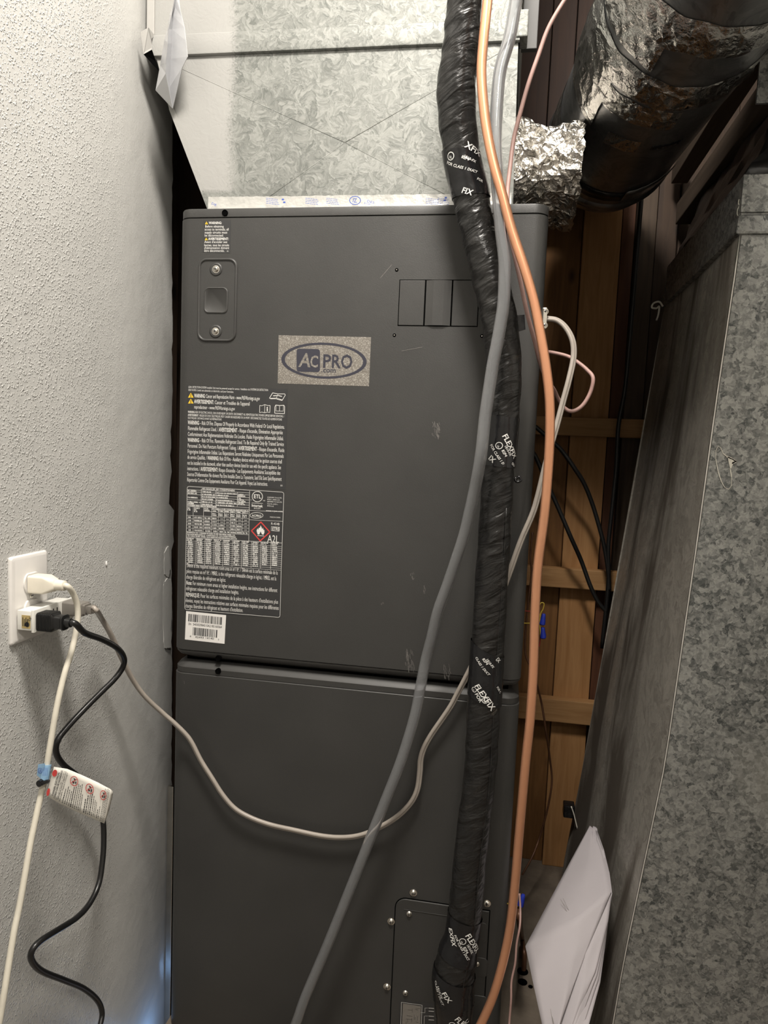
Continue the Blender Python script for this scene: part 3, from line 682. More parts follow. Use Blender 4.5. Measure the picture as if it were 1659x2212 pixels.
for r_ in range(5):
    yy = 540+48*r_
    blur_text(112, 160, yy, 20); blur_text(203, 325, yy, 22); blur_text(355, 445, yy, 22)
    for k, x in enumerate((475, 575, 662, 752, 842, 932)):
        if (r_ in (0, 1) and k in (1, 2, 4, 5)) or (r_ in (2, 3) and k in (2, 5)): gl(x+20, yy-8+.056*(x-80), x+60, yy-6+.056*(x-80), .8)
        else: blur_text(x, x+72, yy, 22)
for x in (475, 572, 660, 750, 840, 930):
    blur_text(x, x+66, 425, 16); blur_text(x, x+60, 465, 16); blur_text(x, x+60, 490, 18)
for y, xe in ((768, 820), (794, 825), (820, 845)): blur_text(100, xe, y, 18, .062)
for cidx, x in enumerate((98, 245, 372, 508, 645, 785, 925, 1070, 1210, 1360)):
    blur_text(x, x+98, 858, 18, .06); blur_text(x+4, x+80, 880, 18, .06)
    for k in range(11):
        if cidx >= 8 and k > 9: continue
        blur_text(x+8, x+86, 912+29.5*k, 20, .062)
put_px(bm, [("AIR-HANDLER AIR CONDITIONERS", 1)], *Z3p(318, 122), *Z3p(810, 150), 3.6, YS)
# certification mark, maker, refrigerant
def circ(cx, cy, r, w_, n=22, mi=0, ry=None): line_px(bm, [(cx+r*math.cos(2*math.pi*k/n), cy+(ry or r)*math.sin(2*math.pi*k/n)) for k in range(n)], w_, YS, mi, True)
cx_, cy_ = Z3p(1147, 226); circ(cx_, cy_, 11.2, 1.5)
put_px(bm, [("ETL", 1)], *Z3p(1092, 248), *Z3p(1200, 254), 8, YS)
put_px(bm, "c", *Z3p(1045, 282), *Z3p(1062, 282), 3, YS); put_px(bm, "us", *Z3p(1230, 292), *Z3p(1265, 294), 3, YS)
gl(1065, 320, 1228, 330, .8); put_px(bm, [("Intertek", 1)], *Z3p(1060, 375), *Z3p(1225, 388), 5.6, YS); put_px(bm, "3015293", *Z3p(1092, 410), *Z3p(1195, 416), 3, YS)
for y, s, xe in ((245, "CONFORMS TO UL STD.", 1515), (275, "60335-1, 60335-2-40", 1480), (308, "CERTIFIED TO CSA STD.", 1518), (340, "C22.2 No. 60335-1,", 1455), (370, "60335-2-40", 1390)): put_px(bm, s, *Z3p(1292, y), *Z3p(xe, y+12), 2.6, YS)
put_px(bm, [("www.acpro.com", 1)], *Z3p(1275, 445), *Z3p(1525, 458), 3.2, YS)
ex, ey = Z3p(1135, 507); circ(ex, ey, 14, 1.0, 24, 0, 6.2); put_px(bm, [("ACPRO", 1)], *Z3p(1065, 525), *Z3p(1205, 532), 4.6, YS); put_px(bm, "MADE IN CHINA", *Z3p(1335, 540), *Z3p(1490, 548), 2.6, YS)
put_px(bm, "R-454B", *Z3p(1350, 645), *Z3p(1478, 655), 5, YS); put_px(bm, [("ETRS", 1)], *Z3p(1368, 728), *Z3p(1475, 734), 6.5, YS)
line_px(bm, [Z3p(1357, 672), Z3p(1478, 682), Z3p(1474, 745), Z3p(1355, 735)], .6, YS, 0, True)
put_px(bm, "A2L", *Z3p(1295, 905), *Z3p(1470, 918), 15.5, YS)
line_px(bm, [Z3p(1200, 606), Z3p(1333, 756), Z3p(1190, 888), Z3p(1060, 736)], 2.4, YS, 1, True)
poly_px(bm, [Z3p(*q) for q in ((1150, 790), (1135, 735), (1150, 700), (1162, 725), (1168, 690), (1185, 695), (1196, 655), (1212, 690), (1216, 715), (1230, 690), (1240, 728), (1252, 722), (1252, 765), (1238, 796), (1215, 790), (1196, 745), (1176, 792))], YS, 0)
gl(1148, 808, 1245, 814, 1.2)
for s, xa, ya, xe, ye in (([("TA", 1), ("min is the required minimum room area in m²/ ft². / ", 0), ("TA", 1), ("min est la surface minimale de la", 0)], 153, 165, 1458, 275),
  ([("pièce requise en m²/ ft². / ", 0), ("M", 1), ("REL is the refrigerant releasable charge in kg/oz. / ", 0), ("M", 1), ("REL est la", 0)], 150, 248, 1438, 358),
  ("charge libérable de réfrigérant en kg/oz.", 148, 330, 716, 378), ([("Note:", 1), (" For minimum room areas at higher installation heights, see instructions for different", 0)], 146, 415, 1452, 526),
  ("réfrigérant releasable charge and installation heights.", 144, 496, 902, 556), ([("REMARQUE:", 1), (" Pour les surfaces minimales de la pièce à des hauteurs d'installations plus", 0)], 142, 585, 1465, 692),
  ("élevées, voyez les instructions relatives aux surfaces minimales requises pour les différentes", 138, 666, 1474, 780), ("charges libérables de réfrigérant et hauteurs d'installation.", 135, 745, 962, 812)):
    put_px(bm, s, *Z4p(xa, ya), *Z4p(xe, ye), 8.4, YS)
raw('lettering', bm, ['ink', 'red'], lab3)
# barcode label
lab4 = sticker('barcode_label', [Z4p(148, 795), Z4p(720, 855), Z4p(697, 1265), Z4p(130, 1202)], 'white_lbl', th=.0004)
bm = bmesh.new(); rb = random.Random(5)
def bars(x0, x1, y0, y1, sl, lean):
    x = x0
    while x < x1:
        wd_ = rb.choice((4, 4, 7, 10, 14)); gp = rb.choice((4, 5, 8, 11))
        ya = y0+sl*(x-x0); yb_ = y1+sl*(x-x0)
        poly_px(bm, [Z4p(x, ya), Z4p(x+wd_, ya+sl*wd_), Z4p(x+wd_+lean, yb_+sl*wd_), Z4p(x+lean, yb_)], -.0007); x += wd_+gp
bars(182, 668, 835, 943, .105, -6); bars(246, 590, 1028, 1140, .11, -6)
put_px(bm, "SN  5400029B4010A2180160064", *Z4p(178, 995), *Z4p(658, 1042), 5, -.0007); put_px(bm, "42493 14140", *Z4p(275, 1180), *Z4p(545, 1205), 4, -.0007)
put_px(bm, "8", *Z4p(200, 1168), *Z4p(217, 1170), 3.4, -.0007); put_px(bm, "3", *Z4p(602, 1214), *Z4p(618, 1216), 3.4, -.0007)
raw('barcode_print', bm, 'ink_dk', lab4)
# logo sticker
def Z5p(x, y): return 580+x/6.636, 700+y/6.633
lab5 = sticker('logo_sticker', [Z5p(146, 160), Z5p(1470, 188), Z5p(1440, 892), Z5p(133, 850)], 'glitter', th=.0003)
bm = bmesh.new(); cx_, cy_ = 795, 524; n = 64
for k in range(n):
    t0, t1 = 2*math.pi*k/n, 2*math.pi*(k+1)/n
    f = lambda t, a, b: Z5p(cx_+a*math.cos(t), cy_+b*math.sin(t)+.03*(a*math.cos(t)))
    poly_px(bm, [f(t0, 612, 258), f(t1, 612, 258), f(t1, 560, 226), f(t0, 560, 226)], YS)
poly_px(bm, [Z5p(x, y+.02*(x-405)) for x, y in rrect(402, 738, 352, 682, 40, 5)], YS)
put_px(bm, [("A", 1)], *Z5p(432, 610), *Z5p(592, 614), 28.5, YS-.0002, 1, .14); put_px(bm, [("C", 1)], *Z5p(590, 616), *Z5p(712, 620), 24.5, YS-.0002, 1)
put_px(bm, [("P", 1)], *Z5p(768, 622), *Z5p(893, 625), 28, YS); put_px(bm, [("R", 1)], *Z5p(893, 626), *Z5p(1028, 630), 28, YS); put_px(bm, [("O", 1)], *Z5p(1030, 632), *Z5p(1205, 636), 29, YS); put_px(bm, [(".com", 1)], *Z5p(755, 690), *Z5p(965, 697), 8.5*1.25, YS)
raw('logo_print', bm, ['logo', 'glitter'], lab5)
# wiring diagram label on the access cover
lab6 = sticker('wiring_label', [(862, 2160), (965, 2172), (962, 2260), (860, 2250)], 'sticker', cv, .0003, -.0022)
bm = bmesh.new(); YC = -.0028
def Z7p(x, y): return 780+x/4.366, 1850+y/4.364
poly_px(bm, [Z7p(395, 1385), Z7p(565, 1412), Z7p(555, 1640), Z7p(385, 1620)], YC, 1)
line_px(bm, [Z7p(380, 1375), Z7p(575, 1402), Z7p(565, 1660), Z7p(372, 1640)], .7, YC, 0, True)
for k in range(16):
    xa = rg.uniform(405, 545); ya = rg.uniform(1420, 1600); line_px(bm, [Z7p(xa, ya), Z7p(xa, ya+rg.uniform(15, 50))] if k % 2 else [Z7p(xa, ya), Z7p(min(555, xa+rg.uniform(20, 60)), ya+6)], .5, YC-.0002, 2)
line_px(bm, [Z7p(565, 1472), Z7p(602, 1475), Z7p(602, 1430), Z7p(630, 1430)], .5, YC); line_px(bm, [Z7p(595, 1580), Z7p(597, 1505), Z7p(630, 1505)], .5, YC)
for y in (1430, 1458, 1505, 1540): line_px(bm, [Z7p(638, y), Z7p(686, y+3)], 1.2, YC)
raw('diagram_print', bm, ['ink', 'greyplug', 'ink_dk'], lab6)

# ================================================================ SUPPLY PLENUM
YP = .03; RX = UY(1108, 300, YP).x; YPB = .50
PL = thing('supply_plenum', 'galvanized sheet metal plenum half sprayed with grey paint above the air handler', 'duct', (.26, .26, UH))
def PP(px, py, y=YP): return UY(px, py, y)
jt = .5*(PP(403, 80).z+PP(830, 61).z); jb = .5*(PP(403, 129).z+PP(830, 106).z)
bl = Vector((PP(455, 440).x, YP, UH+.001)); ml = PP(372, 243); tl = Vector((PP(345, 128).x, YP, jb)); C0 = PP(745, 308, YP-.002)
br = Vector((RX+.006, YP, UH+.001)); tr = Vector((RX, YP, jb))
bc1 = Vector((PP(540, 440).x, YP, UH+.001)); bc2 = Vector((PP(1025, 440).x, YP, UH+.001))
KF = .036
for q_ in (bl, ml, tl, bc1): q_.y = YP-KF*(C0.x-q_.x)
def foot_y(x):
    a_, b_ = (bl, bc1) if x < bc1.x else (bc1, bc2)
    return a_.y+(b_.y-a_.y)*max(0, min(1, (x-a_.x)/(b_.x-a_.x)))
bm = bmesh.new(); ring_ = [bl, bc1, bc2, br, tr, tl, ml]; vc = bm.verts.new(C0); rv = [bm.verts.new(p) for p in ring_]
for i in range(len(rv)): bm.faces.new((vc, rv[i], rv[(i+1) % len(rv)]))
obj('front_panel', bm, 'plenum', PL)
for q_ in (bc1, bc2, tr, tl):      # pressed cross-break creases
    bm = bmesh.new(); tube(bm, [C0+Vector((0, .0004, 0)), q_+Vector((0, .0004, 0))], .0008, 6, 1, smoothpath=False); obj('crease', bm, 'plenum', PL, True)
bm = bmesh.new()     # flared left side, right side, back
for a, b in ((bl, ml), (ml, tl)): quad(bm, [a, b, Vector((b.x, YPB, b.z)), Vector((a.x, YPB, a.z))])
obj('left_panel', bm, 'plenum', PL)
bm = bmesh.new(); quad(bm, [br, tr, Vector((tr.x, YPB, tr.z)), Vector((br.x, YPB, br.z))]); obj('right_panel', bm, 'plenum', PL)
bm = bmesh.new(); quad(bm, [Vector((p.x, YPB, p.z)) for p in (bl, br, tr, tl, ml)]); obj('back_panel', bm, 'plenum', PL)
# standing seam of the flared edge
bm = bmesh.new()
for a, b in ((bl, ml),):
    d = Vector((.008, 0, .004)); prism(bm, [a+Vector((0, -.0012, 0)), b+Vector((0, -.0012, 0)), b+d+Vector((0, -.0012, 0)), a+d+Vector((0, -.0012, 0))], (0, .0016, 0))
obj('edge_seam', bm, 'plenum', PL)
# upper section and the cleat joining them
ux0 = PP(333, 40).x
bm = bmesh.new(); box(bm, ux0, RX+.002, YP, YPB, jb+.004, 2.648); obj('upper_section', bm, 'plenum', PL)
bm = bmesh.new()
prof = [(jb-.0015, -.001), (jb, -.0055), (jb+.002, -.006), (jt-.001, -.0030), (jt, -.0022), (jt+.0006, .0005)]
xa = PP(331, 105).x
_o = YP-tl.y
loft(bm, [[(x, YP+y-o_y, z) for z, y in prof]+[(x, YP+.002, jt)] for x, o_y in ((xa, _o), (RX+.002, 0))]); cl = obj('joint_cleat', bm, 'plenum', PL, True, auto=25)
bm = bmesh.new(); c = PP(1122, 60); box(bm, RX-.006, RX+.014, YP-.008, YP+.03, jb+.004, jt+.010, .002); obj('cleat_end', bm, 'plenum', cl)
bm = bmesh.new(); box(bm, RX+.004, RX+.030, .10, .112, UY(1150, 105, .1).z, 2.64, .001); obj('side_flange', bm, 'char_rail', PL)
# strip standing off at the upper left, small bent tab against the wall
bm = bmesh.new(); a = PP(318, 40, YP-.002); box(bm, a.x, ux0+.002, YP-.004, YP+.01, jt-.004, 2.645, .001); obj('corner_strip', bm, 'tabpaint', PL)
def Z6p(x, y): return 280+x/8.506, y/8.508
def facet(bm, pts, mi=0): quad(bm, [UY(*Z6p(x, y), d) for x, y, d in pts], mi)
bm = bmesh.new()
facet(bm, [(200, 590, -.004), (340, 510, -.006), (395, 720, .006), (405, 915, .006), (255, 1000, -.004)]); facet(bm, [(255, 1000, -.004), (405, 915, .006), (480, 1130, .02), (540, 1310, .02)], 1)
facet(bm, [(340, 510, -.006), (380, 560, .015), (450, 650, .02), (395, 720, .006)])
o_ = obj('bent_tab', bm, ['tabpaint', 'black'], PL)
o_.modifiers.new('thick', 'SOLIDIFY').thickness = .0008
# the crumpled flap hanging from the joint
M['flap'] = simple('painted_flap', (.58, .585, .60), .3, .25, .06, 20, .0008, 30)
bm = bmesh.new()
Lp = [(815, -40, -.004), (790, 120, -.010), (730, 270, -.012), (702, 500, -.014), (640, 720, -.012), (560, 1190, -.008), (475, 1660, -.004), (790, 2000, .012)]
Ip = [(835, -40, -.024), (800, 120, -.028), (772, 270, -.030), (712, 540, -.032), (700, 800, -.034), (665, 1150, -.034), (662, 1350, -.034), (782, 1985, .004)]
Mp = [(850, -40, -.014), (830, 120, -.014), (785, 280, -.014), (785, 540, -.014), (775, 800, -.012), (757, 1080, -.010), (735, 1600, -.004), (792, 1990, .006)]
Rp = [(905, -40, -.016), (925, 180, -.022), (965, 330, -.026), (1005, 500, -.030), (1035, 750, -.034), (1065, 1040, -.036), (970, 1230, -.026), (795, 1985, .008)]
def vrow(Lx): return [bm.verts.new(UY(*Z6p(x, y), d)) for x, y, d in Lx]
R_ = [vrow(q) for q in (Lp, Ip, Mp, Rp)]
for a, b in zip(R_, R_[1:]):
    for i in range(len(a)-1): bm.faces.new((a[i], a[i+1], b[i+1], b[i]))
o_ = obj('crumpled_flap', bm, 'flap', PL); o_.modifiers.new('thick', 'SOLIDIFY').thickness = .0007
# foil tape strip along the foot of the plenum, with its blue print
bm = bmesh.new(); n = 90; zt_ = UY(700, 424, YP-.004).z; rows_ = []
xs_ = [bl.x+.001+(br.x-bl.x-.004)*i/n for i in range(n+1)]
for k, z in enumerate((UH-.002, UH+.006, zt_)):
    rows_.append([bm.verts.new((x, foot_y(x)-.0035-.0012*rg.random()*(k < 2)-(.003 if k == 0 else 0), z+rg.uniform(-.0006, .0006))) for x in xs_])
for a, b in zip(rows_, rows_[1:]):
    for i in range(n): bm.faces.new((a[i], a[i+1], b[i+1], b[i]))
ft = obj('foil_tape', bm, 'tape_white', PL, True)
bm = bmesh.new(); YT = min(bl.y, bc1.y)-.0075
cx_, cy_ = 767, 433; line_px(bm, [(cx_+12*math.cos(t*.5236), cy_+9*math.sin(t*.5236)) for t in range(12)], 1.6, YT, 0, True); line_px(bm, [(762, 437), (764, 429), (770, 429), (765, 437), (771, 437)], 1.3, YT)
for px, py in ((611, 431), (614, 437), (963, 427), (961, 433)): line_px(bm, [(px-1.6, py), (px+1.6, py)], 3.4, YT)
for x0_ in (575, 660, 705, 920, 945):
    for r_ in range(4):
        xx = x0_
        while xx < x0_+24: l_ = rg.uniform(2, 5); line_px(bm, [(xx, 428+r_*3.6+(xx-x0_)*.12), (xx+l_, 428+r_*3.6+(xx+l_-x0_)*.12)], .9, YT); xx += l_+1.4
put_px(bm, "DES", 792, 436, 808, 441, 5, YT); put_px(bm, "FOR", 786, 441, 800, 443, 4, YT); put_px(bm, "DE", 456, 441, 467, 446, 5, YT)
raw('blue_print', bm, 'ink_blue', ft)['kind'] = 'stuff'

# ================================================================ ROUND DUCT
PA = Vector((.1132, -1, .034)).normalized(); PC = Vector((.7738, .2, 1.765)); PR = .127
RD = thing('round_duct', 'dark galvanized round pipe patched with foil tape at upper right', 'duct', (PC.x, .1, 1.63))
_u = Vector((0, 0, 1)); _u = (_u-PA*_u.dot(PA)).normalized(); _v = PA.cross(_u)
def pipe_pt(s, th, r): return PC+PA*s+(_v*math.cos(th)+_u*math.sin(th))*r     # s metres towards the camera from y=.2
def pipe_ring(name, s0, s1, r0, r1, m, n=56, th0=0, th1=2*math.pi, ns=2, jit=0., parent=None, seed=1, lip=0.):
    bm = bmesh.new(); rj = random.Random(seed); full = abs(th1-th0-2*math.pi) < 1e-6; ls = []
    for i in range(ns+1):
        f = i/ns; ls.append([pipe_pt(s0+(s1-s0)*f+rj.uniform(-jit, jit)*.6, th0+(th1-th0)*k/n, r0+(r1-r0)*f+rj.uniform(0, jit)) for k in range(n if full else n+1)])
    loft(bm, ls, False, full); o = obj(name, bm, m, parent or RD, True); return o
SE = -.20            # far end of the straight run
pipe_ring('pipe_section', SE, .138, PR, PR, 'pipe', ns=4)
pipe_ring('pipe_section', .138, .335, PR*1.006, PR*1.012, 'pipe', ns=4)
pipe_ring('pipe_section', .335, 1.6, PR*1.03, PR*1.03, 'pipe', ns=4)
# bead and closed elbow at the far end
bm = bmesh.new()
loft(bm, [[pipe_pt(SE+d, 2*math.pi*k/56, PR+h) for k in range(56)] for d, h in ((.012, 0), (.006, .004), (0, .0055), (-.006, .004), (-.012, 0))], False); obj('bead', bm, 'pipe', RD, True)
bm = bmesh.new(); ls = []
for k in range(9):
    a = math.radians(90*k/8*.98); ls.append([pipe_pt(SE-.012-.10*math.sin(a)*(1 if k else 1), 2*math.pi*j/56, PR*(math.cos(a)**.55)) for j in range(56)])
loft(bm, ls, True); obj('elbow', bm, 'pipe', RD, True)
# wrinkled foil tape bands
def foil_band(s0, s1, r, seed, th0=0, th1=2*math.pi, amp=.0055, m='foil_tape'):
    bm = bmesh.new(); rj = random.Random(seed); n = 150; ns = 7; full = abs(th1-th0-2*math.pi) < 1e-6; ls = []
    ph = [rj.uniform(0, 6.28) for _ in range(8)]; cnt = n if full else n+1
    for i in range(ns+1):
        f = i/ns; row = []
        for k in range(cnt):
            th = th0+(th1-th0)*k/n
            wv = sum(abs(math.sin(th*(9+5*q)+ph[q]+f*(3+q)*(1 if q % 2 else -1)))**6 for q in range(4))/2.5
            h = amp*wv*(0.35+.65*math.sin(math.pi*min(1, f*1.1)))+.0012
            if i in (0, ns): h = .0008
            row.append(pipe_pt(s0+(s1-s0)*f+(.002*math.sin(th*7+ph[5])+.0015*math.sin(th*17+ph[6]) if i in (0, ns) else 0), th, r+h))
        ls.append(row)
    loft(bm, ls, False, full); return obj('foil_band', bm, m, RD, True)
foil_band(.335, .402, PR*1.03, 21); foil_band(.275, .337, PR*1.012, 22, -1.1, 1.35)
foil_band(.195, .262, PR*1.010, 23); foil_band(.135, .190, PR*1.006, 24, -1.7, 1.4, .0025)
foil_band(.06, .20, PR*1.012, 25, -.75, 1.2, .004); foil_band(-.19, -.06, PR, 26, -.55, 1.2, .0025)
foil_band(.045, .085, PR, 27, -1.45, -1.0, .001)
# black tape strips on the underside
def strip(name, s0, s1, t0, t1, m, r=PR+.0018, tilt=0.):
    bm = bmesh.new(); ls = []
    for s in (s0, s1): ls.append([pipe_pt(s+tilt*(k/16-.5), t0+(t1-t0)*k/16, r+.0004*math.sin(k*2)) for k in range(17)])
    loft(bm, ls, False, False); o = obj(name, bm, m, RD, True); o.modifiers.new('thick', 'SOLIDIFY').thickness = .0006; return o
strip('black_tape', -.165, -.128, -1.75, -.55, 'tape_blk'); strip('black_tape', .062, .076, -2.02, -1.62, 'tape_blk', PR+.001)
strip('metal_patch', -.150, -.105, -2.5, -1.7, 'pipe', PR+.004, -.02)
# crumpled foil boot between plenum and pipe
bm = bmesh.new(); rj = random.Random(9); ns, n = 14, 60; ls = []
x_a, x_b = RX+.002, PC.x-PR+.03; _b0, _b1 = UY(1170, 438, .14).z, UY(1165, 232, .14).z; BZ, BH = (_b0+_b1)/2, (_b1-_b0)/2
for i in range(ns+1):
    f = i/ns; X = x_a+(x_b-x_a)*f; row = []
    ca = Vector((X, .26, BZ)); hy = .13+.02*abs(f-.5)*2; hz = BH-.016*math.sin(math.pi*f)
    for k in range(n):
        t = 2*math.pi*k/n; ct, st = math.cos(t), math.sin(t); q = 4.0-1.6*f
        rr_ = (abs(ct)**q+abs(st)**q)**(-1/q); j = rj.uniform(-.006, .006)*(0 < i < ns)
        row.append(ca+Vector((rj.uniform(-.003, .003), ct*(hy*rr_+j), st*(hz*rr_+j)+.05*f*0)))
    ls.append(row)
loft(bm, ls, False); obj('foil_boot', bm, 'foil', RD, False)

# ================================================================ RETURN DUCT (right)
near = [(UY(x, y, 0).x, UY(x, y, 0).z) for x, y in ((1596, 524), (1548, 850), (1500, 1200), (1435, 1650), (1345, 2080))]+[(.795, 0)]
far = [(UY(x, y, .55).x, UY(x, y, .55).z) for x, y in ((1437, 650), (1370, 1050), (1260, 1650), (1220, 1850))]+[(.765, 0)]
def interp(tab, z):
    tab = sorted((b, a) for a, b in tab)
    if z <= tab[0][0]: return tab[0][1]
    for (z0_, x0_), (z1_, x1_) in zip(tab, tab[1:]):
        if z <= z1_: return x0_+(x1_-x0_)*(z-z0_)/(z1_-z0_)
    return tab[-1][1]
ZK0 = .5*(UY(1596, 524, 0).z+UY(1437, 652, .55).z); ZK1 = .5*(UY(1596, 477, 0).z+UY(1438, 635, .55).z)+.004; ZTOP = UY(1605, 377, 0).z
RDU = thing('return_duct', 'big dusty galvanized rectangular duct standing at the right edge', 'duct', (1.15, .27, 0))
zs = [ZK0*i/24 for i in range(25)]; XR = 1.62
bm = bmesh.new()
A = [bm.verts.new((interp(near, z)+.003, 0, z)) for z in zs]; B = [bm.verts.new((XR, 0, z)) for z in zs]
for i in range(24): bm.faces.new((A[i], B[i], B[i+1], A[i+1]))
fp = obj('front_panel', bm, 'duct', RDU)
bm = bmesh.new(); ny = 8; G = []
for z in zs:
    row = []
    for j in range(ny+1):
        f = j/ny; x = interp(near, z)*(1-f)+interp(far, z)*f
        row.append(bm.verts.new((x+.004*math.sin(math.pi*f)*math.sin(z*5+1), .003+.547*f, z)))
    G.append(row)
for i in range(24):
    for j in range(ny): bm.faces.new((G[i][j], G[i+1][j], G[i+1][j+1], G[i][j+1]))
sp_ = obj('side_panel', bm, 'duct_side', RDU, True)
bm = bmesh.new(); quad(bm, [(interp(far, 0), .55, 0), (XR, .55, 0), (XR, .55, ZK0), (interp(far, ZK0), .55, ZK0)]); obj('back_panel', bm, 'duct_side', RDU)
bm = bmesh.new(); tube(bm, [(interp(near, z)+.0015, .0015, z) for z in zs], .0013, 8, 1); obj('corner_edge', bm, 'edge_metal', RDU, True)
# collar and upper box
xn, xf = interp(near, ZK0), interp(far, ZK0)
bm = bmesh.new()
def collar(o, z, o2=0): return [(xn-o, -o, z), (XR, -o, z), (XR, .555, z), (xf-o, .555, z)]
loft(bm, [collar(.000, ZK0-.001), collar(.006, ZK0), collar(.007, ZK0+.003), collar(.004, ZK1-.002), collar(.001, ZK1)]); obj('collar', bm, 'duct', RDU)
bm = bmesh.new(); xt = UY(1608, 377, 0).x
loft(bm, [[(xn, .0, ZK1-.004), (XR, .0, ZK1-.004), (XR, .55, ZK1-.004), (xf, .55, ZK1-.004)], [(xt, .0, ZTOP), (XR, .0, ZTOP), (XR, .55, ZTOP), (xf, .55, ZTOP)]]); ub = obj('upper_box', bm, 'duct', RDU)
bm = bmesh.new(); a = UY(1606, 380, -.003); box(bm, xn-.002, xn+.05, -.004, -.0004, ZK1+.003, ZTOP-.001, .001); obj('corner_clip', bm, 'duct', RDU)
# little twist of lint at the back corner
bm = bmesh.new(); lc = [UY(x, y, .50) for x, y in ((1432, 662), (1424, 652), (1412, 655), (1408, 664), (1418, 666), (1424, 662), (1422, 680), (1418, 692))]; tube(bm, lc, .0022, 6, 5); obj('lint_twist', bm, 'caulk', RDU, True)
# caulk outline smeared on the front
def Z9p(x, y): return 1080+x/2.865, 440+y/2.865
bm = bmesh.new()
lp_ = [(1350, 1500), (1335, 1530), (1335, 1580), (1350, 1660), (1370, 1720), (1390, 1755), (1415, 1768), (1432, 1745), (1432, 1690), (1425, 1640), (1440, 1605), (1462, 1597), (1440, 1580), (1405, 1565), (1380, 1545), (1365, 1510)]
wts = [.7, .9, 1.2, 1.5, 1.2, .8, .6, .8, 2.0, 2.6, 3.4, 2.6, 3.2, 1.6, 1.0, .6]
for k in range(len(lp_)):
    line_px(bm, [Z9p(*lp_[k]), Z9p(*lp_[(k+1) % len(lp_)])], wts[k]*1.1, -.0008)
poly_px(bm, [Z9p(*q) for q in ((1408, 1563), (1440, 1580), (1465, 1595), (1440, 1610), (1424, 1640), (1415, 1600))], -.0008)
ck = raw('caulk_mark', bm, 'caulk', fp); ck.modifiers.new('thick', 'SOLIDIFY').thickness = .0006
# scribbled loop on the upper box side
bm = bmesh.new()
def Z10(x, y): return 1420+x/6.506, 340+y/6.506
pts = [(1150, 590), (1140, 640), (1155, 680), (1130, 730), (1125, 800), (1150, 820), (1165, 760), (1150, 700), (1160, 640), (1150, 590)]
tube(bm, [UY(*Z10(*q), .016) for q in pts], .0009, 6, 4); obj('wire_loop', bm, 'caulk', RDU, True)
# black flexible connector above the box
bm = bmesh.new(); rj = random.Random(4); ls = []
for i in range(7):
    z = ZTOP+.13*i/6; row = []; xi = xt+.006+.05*i/6
    for k in range(40):
        f = k/40; per = [(xi, .01), (XR, .01), (XR, .54), (xi, .54)]
        e = int(f*4); g = f*4-e; a, b = per[e], per[(e+1) % 4]
        jx, jy = rj.uniform(-.006, .006), rj.uniform(-.006, .006); bulge = -.012*math.sin(math.pi*i/6)
        row.append((a[0]+(b[0]-a[0])*g+jx-bulge*.6, a[1]+(b[1]-a[1])*g+jy-bulge*.6, z))
    ls.append(row)
loft(bm, ls, True); fc = tag(obj('flexible_connector', bm, 'plastic_blk', origin=(1.25, .27, ZTOP), smooth=True), 'black flexible duct connector above the return duct', 'duct connector')
bm = bmesh.new(); a = UY(1645, 130, -.03); b = UY(1645, 222, -.03); box(bm, a.x-.002, XR, -.03, -.024, b.z, a.z+.12, .001)
tag(obj('hanger_plate', bm, 'duct', origin=(a.x, -.027, b.z)), 'galvanized plate hanging above the black flexible connector', 'plate')
# joists running back above the return duct
for k, (px, py, hpx, y0_, m) in enumerate(((1452, 362, 34, .05, 'beam'), (1462, 440, 44, -.25, 'beam'), (1500, 470, 30, -.2, 'darkwd'))):
    a = UY(px, py, .70); h_ = hpx*depth(a)/FPX; bm = bmesh.new(); box(bm, a.x, a.x+.038, y0_, .70, a.z-h_, a.z, .002)
    tag(obj('joist', bm, m, origin=(a.x, .4, a.z-h_)), ('upper brown joist right of the round duct', 'middle brown joist right of the round duct', 'narrow dark joist just above the return duct')[k], 'joist', 'joists above the return duct')

# ================================================================ LINES, HOSES, CABLES
def PX(pts, Y, n=None):
    out = []
    for i, p in enumerate(pts):
        y = p[2] if len(p) > 2 else (Y(i/(len(pts)-1)) if callable(Y) else Y)
        out.append(UY(p[0], p[1], y))
    return out
# --- black insulated line set
LS = [(1008, -150, 40), (1004, 0, 37), (995, 95, 39), (986, 200, 42), (996, 330, 39), (1016, 420, 39), (1032, 500, 37), (1060, 605, 38), (1078, 690, 38), (1089, 800, 38), (1084, 900, 36), (1077, 1000, 35), (1073, 1060, 34.5), (1066, 1200, 35), (1053, 1400, 35), (1047, 1500, 35.5), (1041, 1600, 35), (1034, 1700, 34), (1015, 1850, 35), (1007, 1950, 36), (999, 2020, 36), (988, 2065, 42), (980, 2110, 45), (980, 2150, 43), (981, 2212, 37), (984, 2250, 36), (990, 2300, 30), (1000, 2330, 26)]
def lsy(y): return -.04 if y > 2320 else -.075-.055*max(0, (450-y)/600)-.010*max(0, (y-1500)/700)
LSP = [UY(x, y, lsy(y)) for x, y, h in LS]; LSR = [h*depth(p)/FPX for (x, y, h), p in zip(LS, LSP)]
LN = thing('line_set', 'thick black vinyl wrapped refrigerant line hanging in front of the air handler', 'refrigerant line', (LSP[-1].x, LSP[-1].y, LSP[-1].z))
NSEG = 10; path = catmull(LSP, NSEG); fr = frames(path, (0, -1, 0))
def rad(f):
    i = min(len(LSR)-2, int(f)); g = f-i; g = g*g*(3-2*g); return LSR[i]*(1-g)+LSR[i+1]*g
bm = bmesh.new(); rj = random.Random(12); ls = []; sides = 40
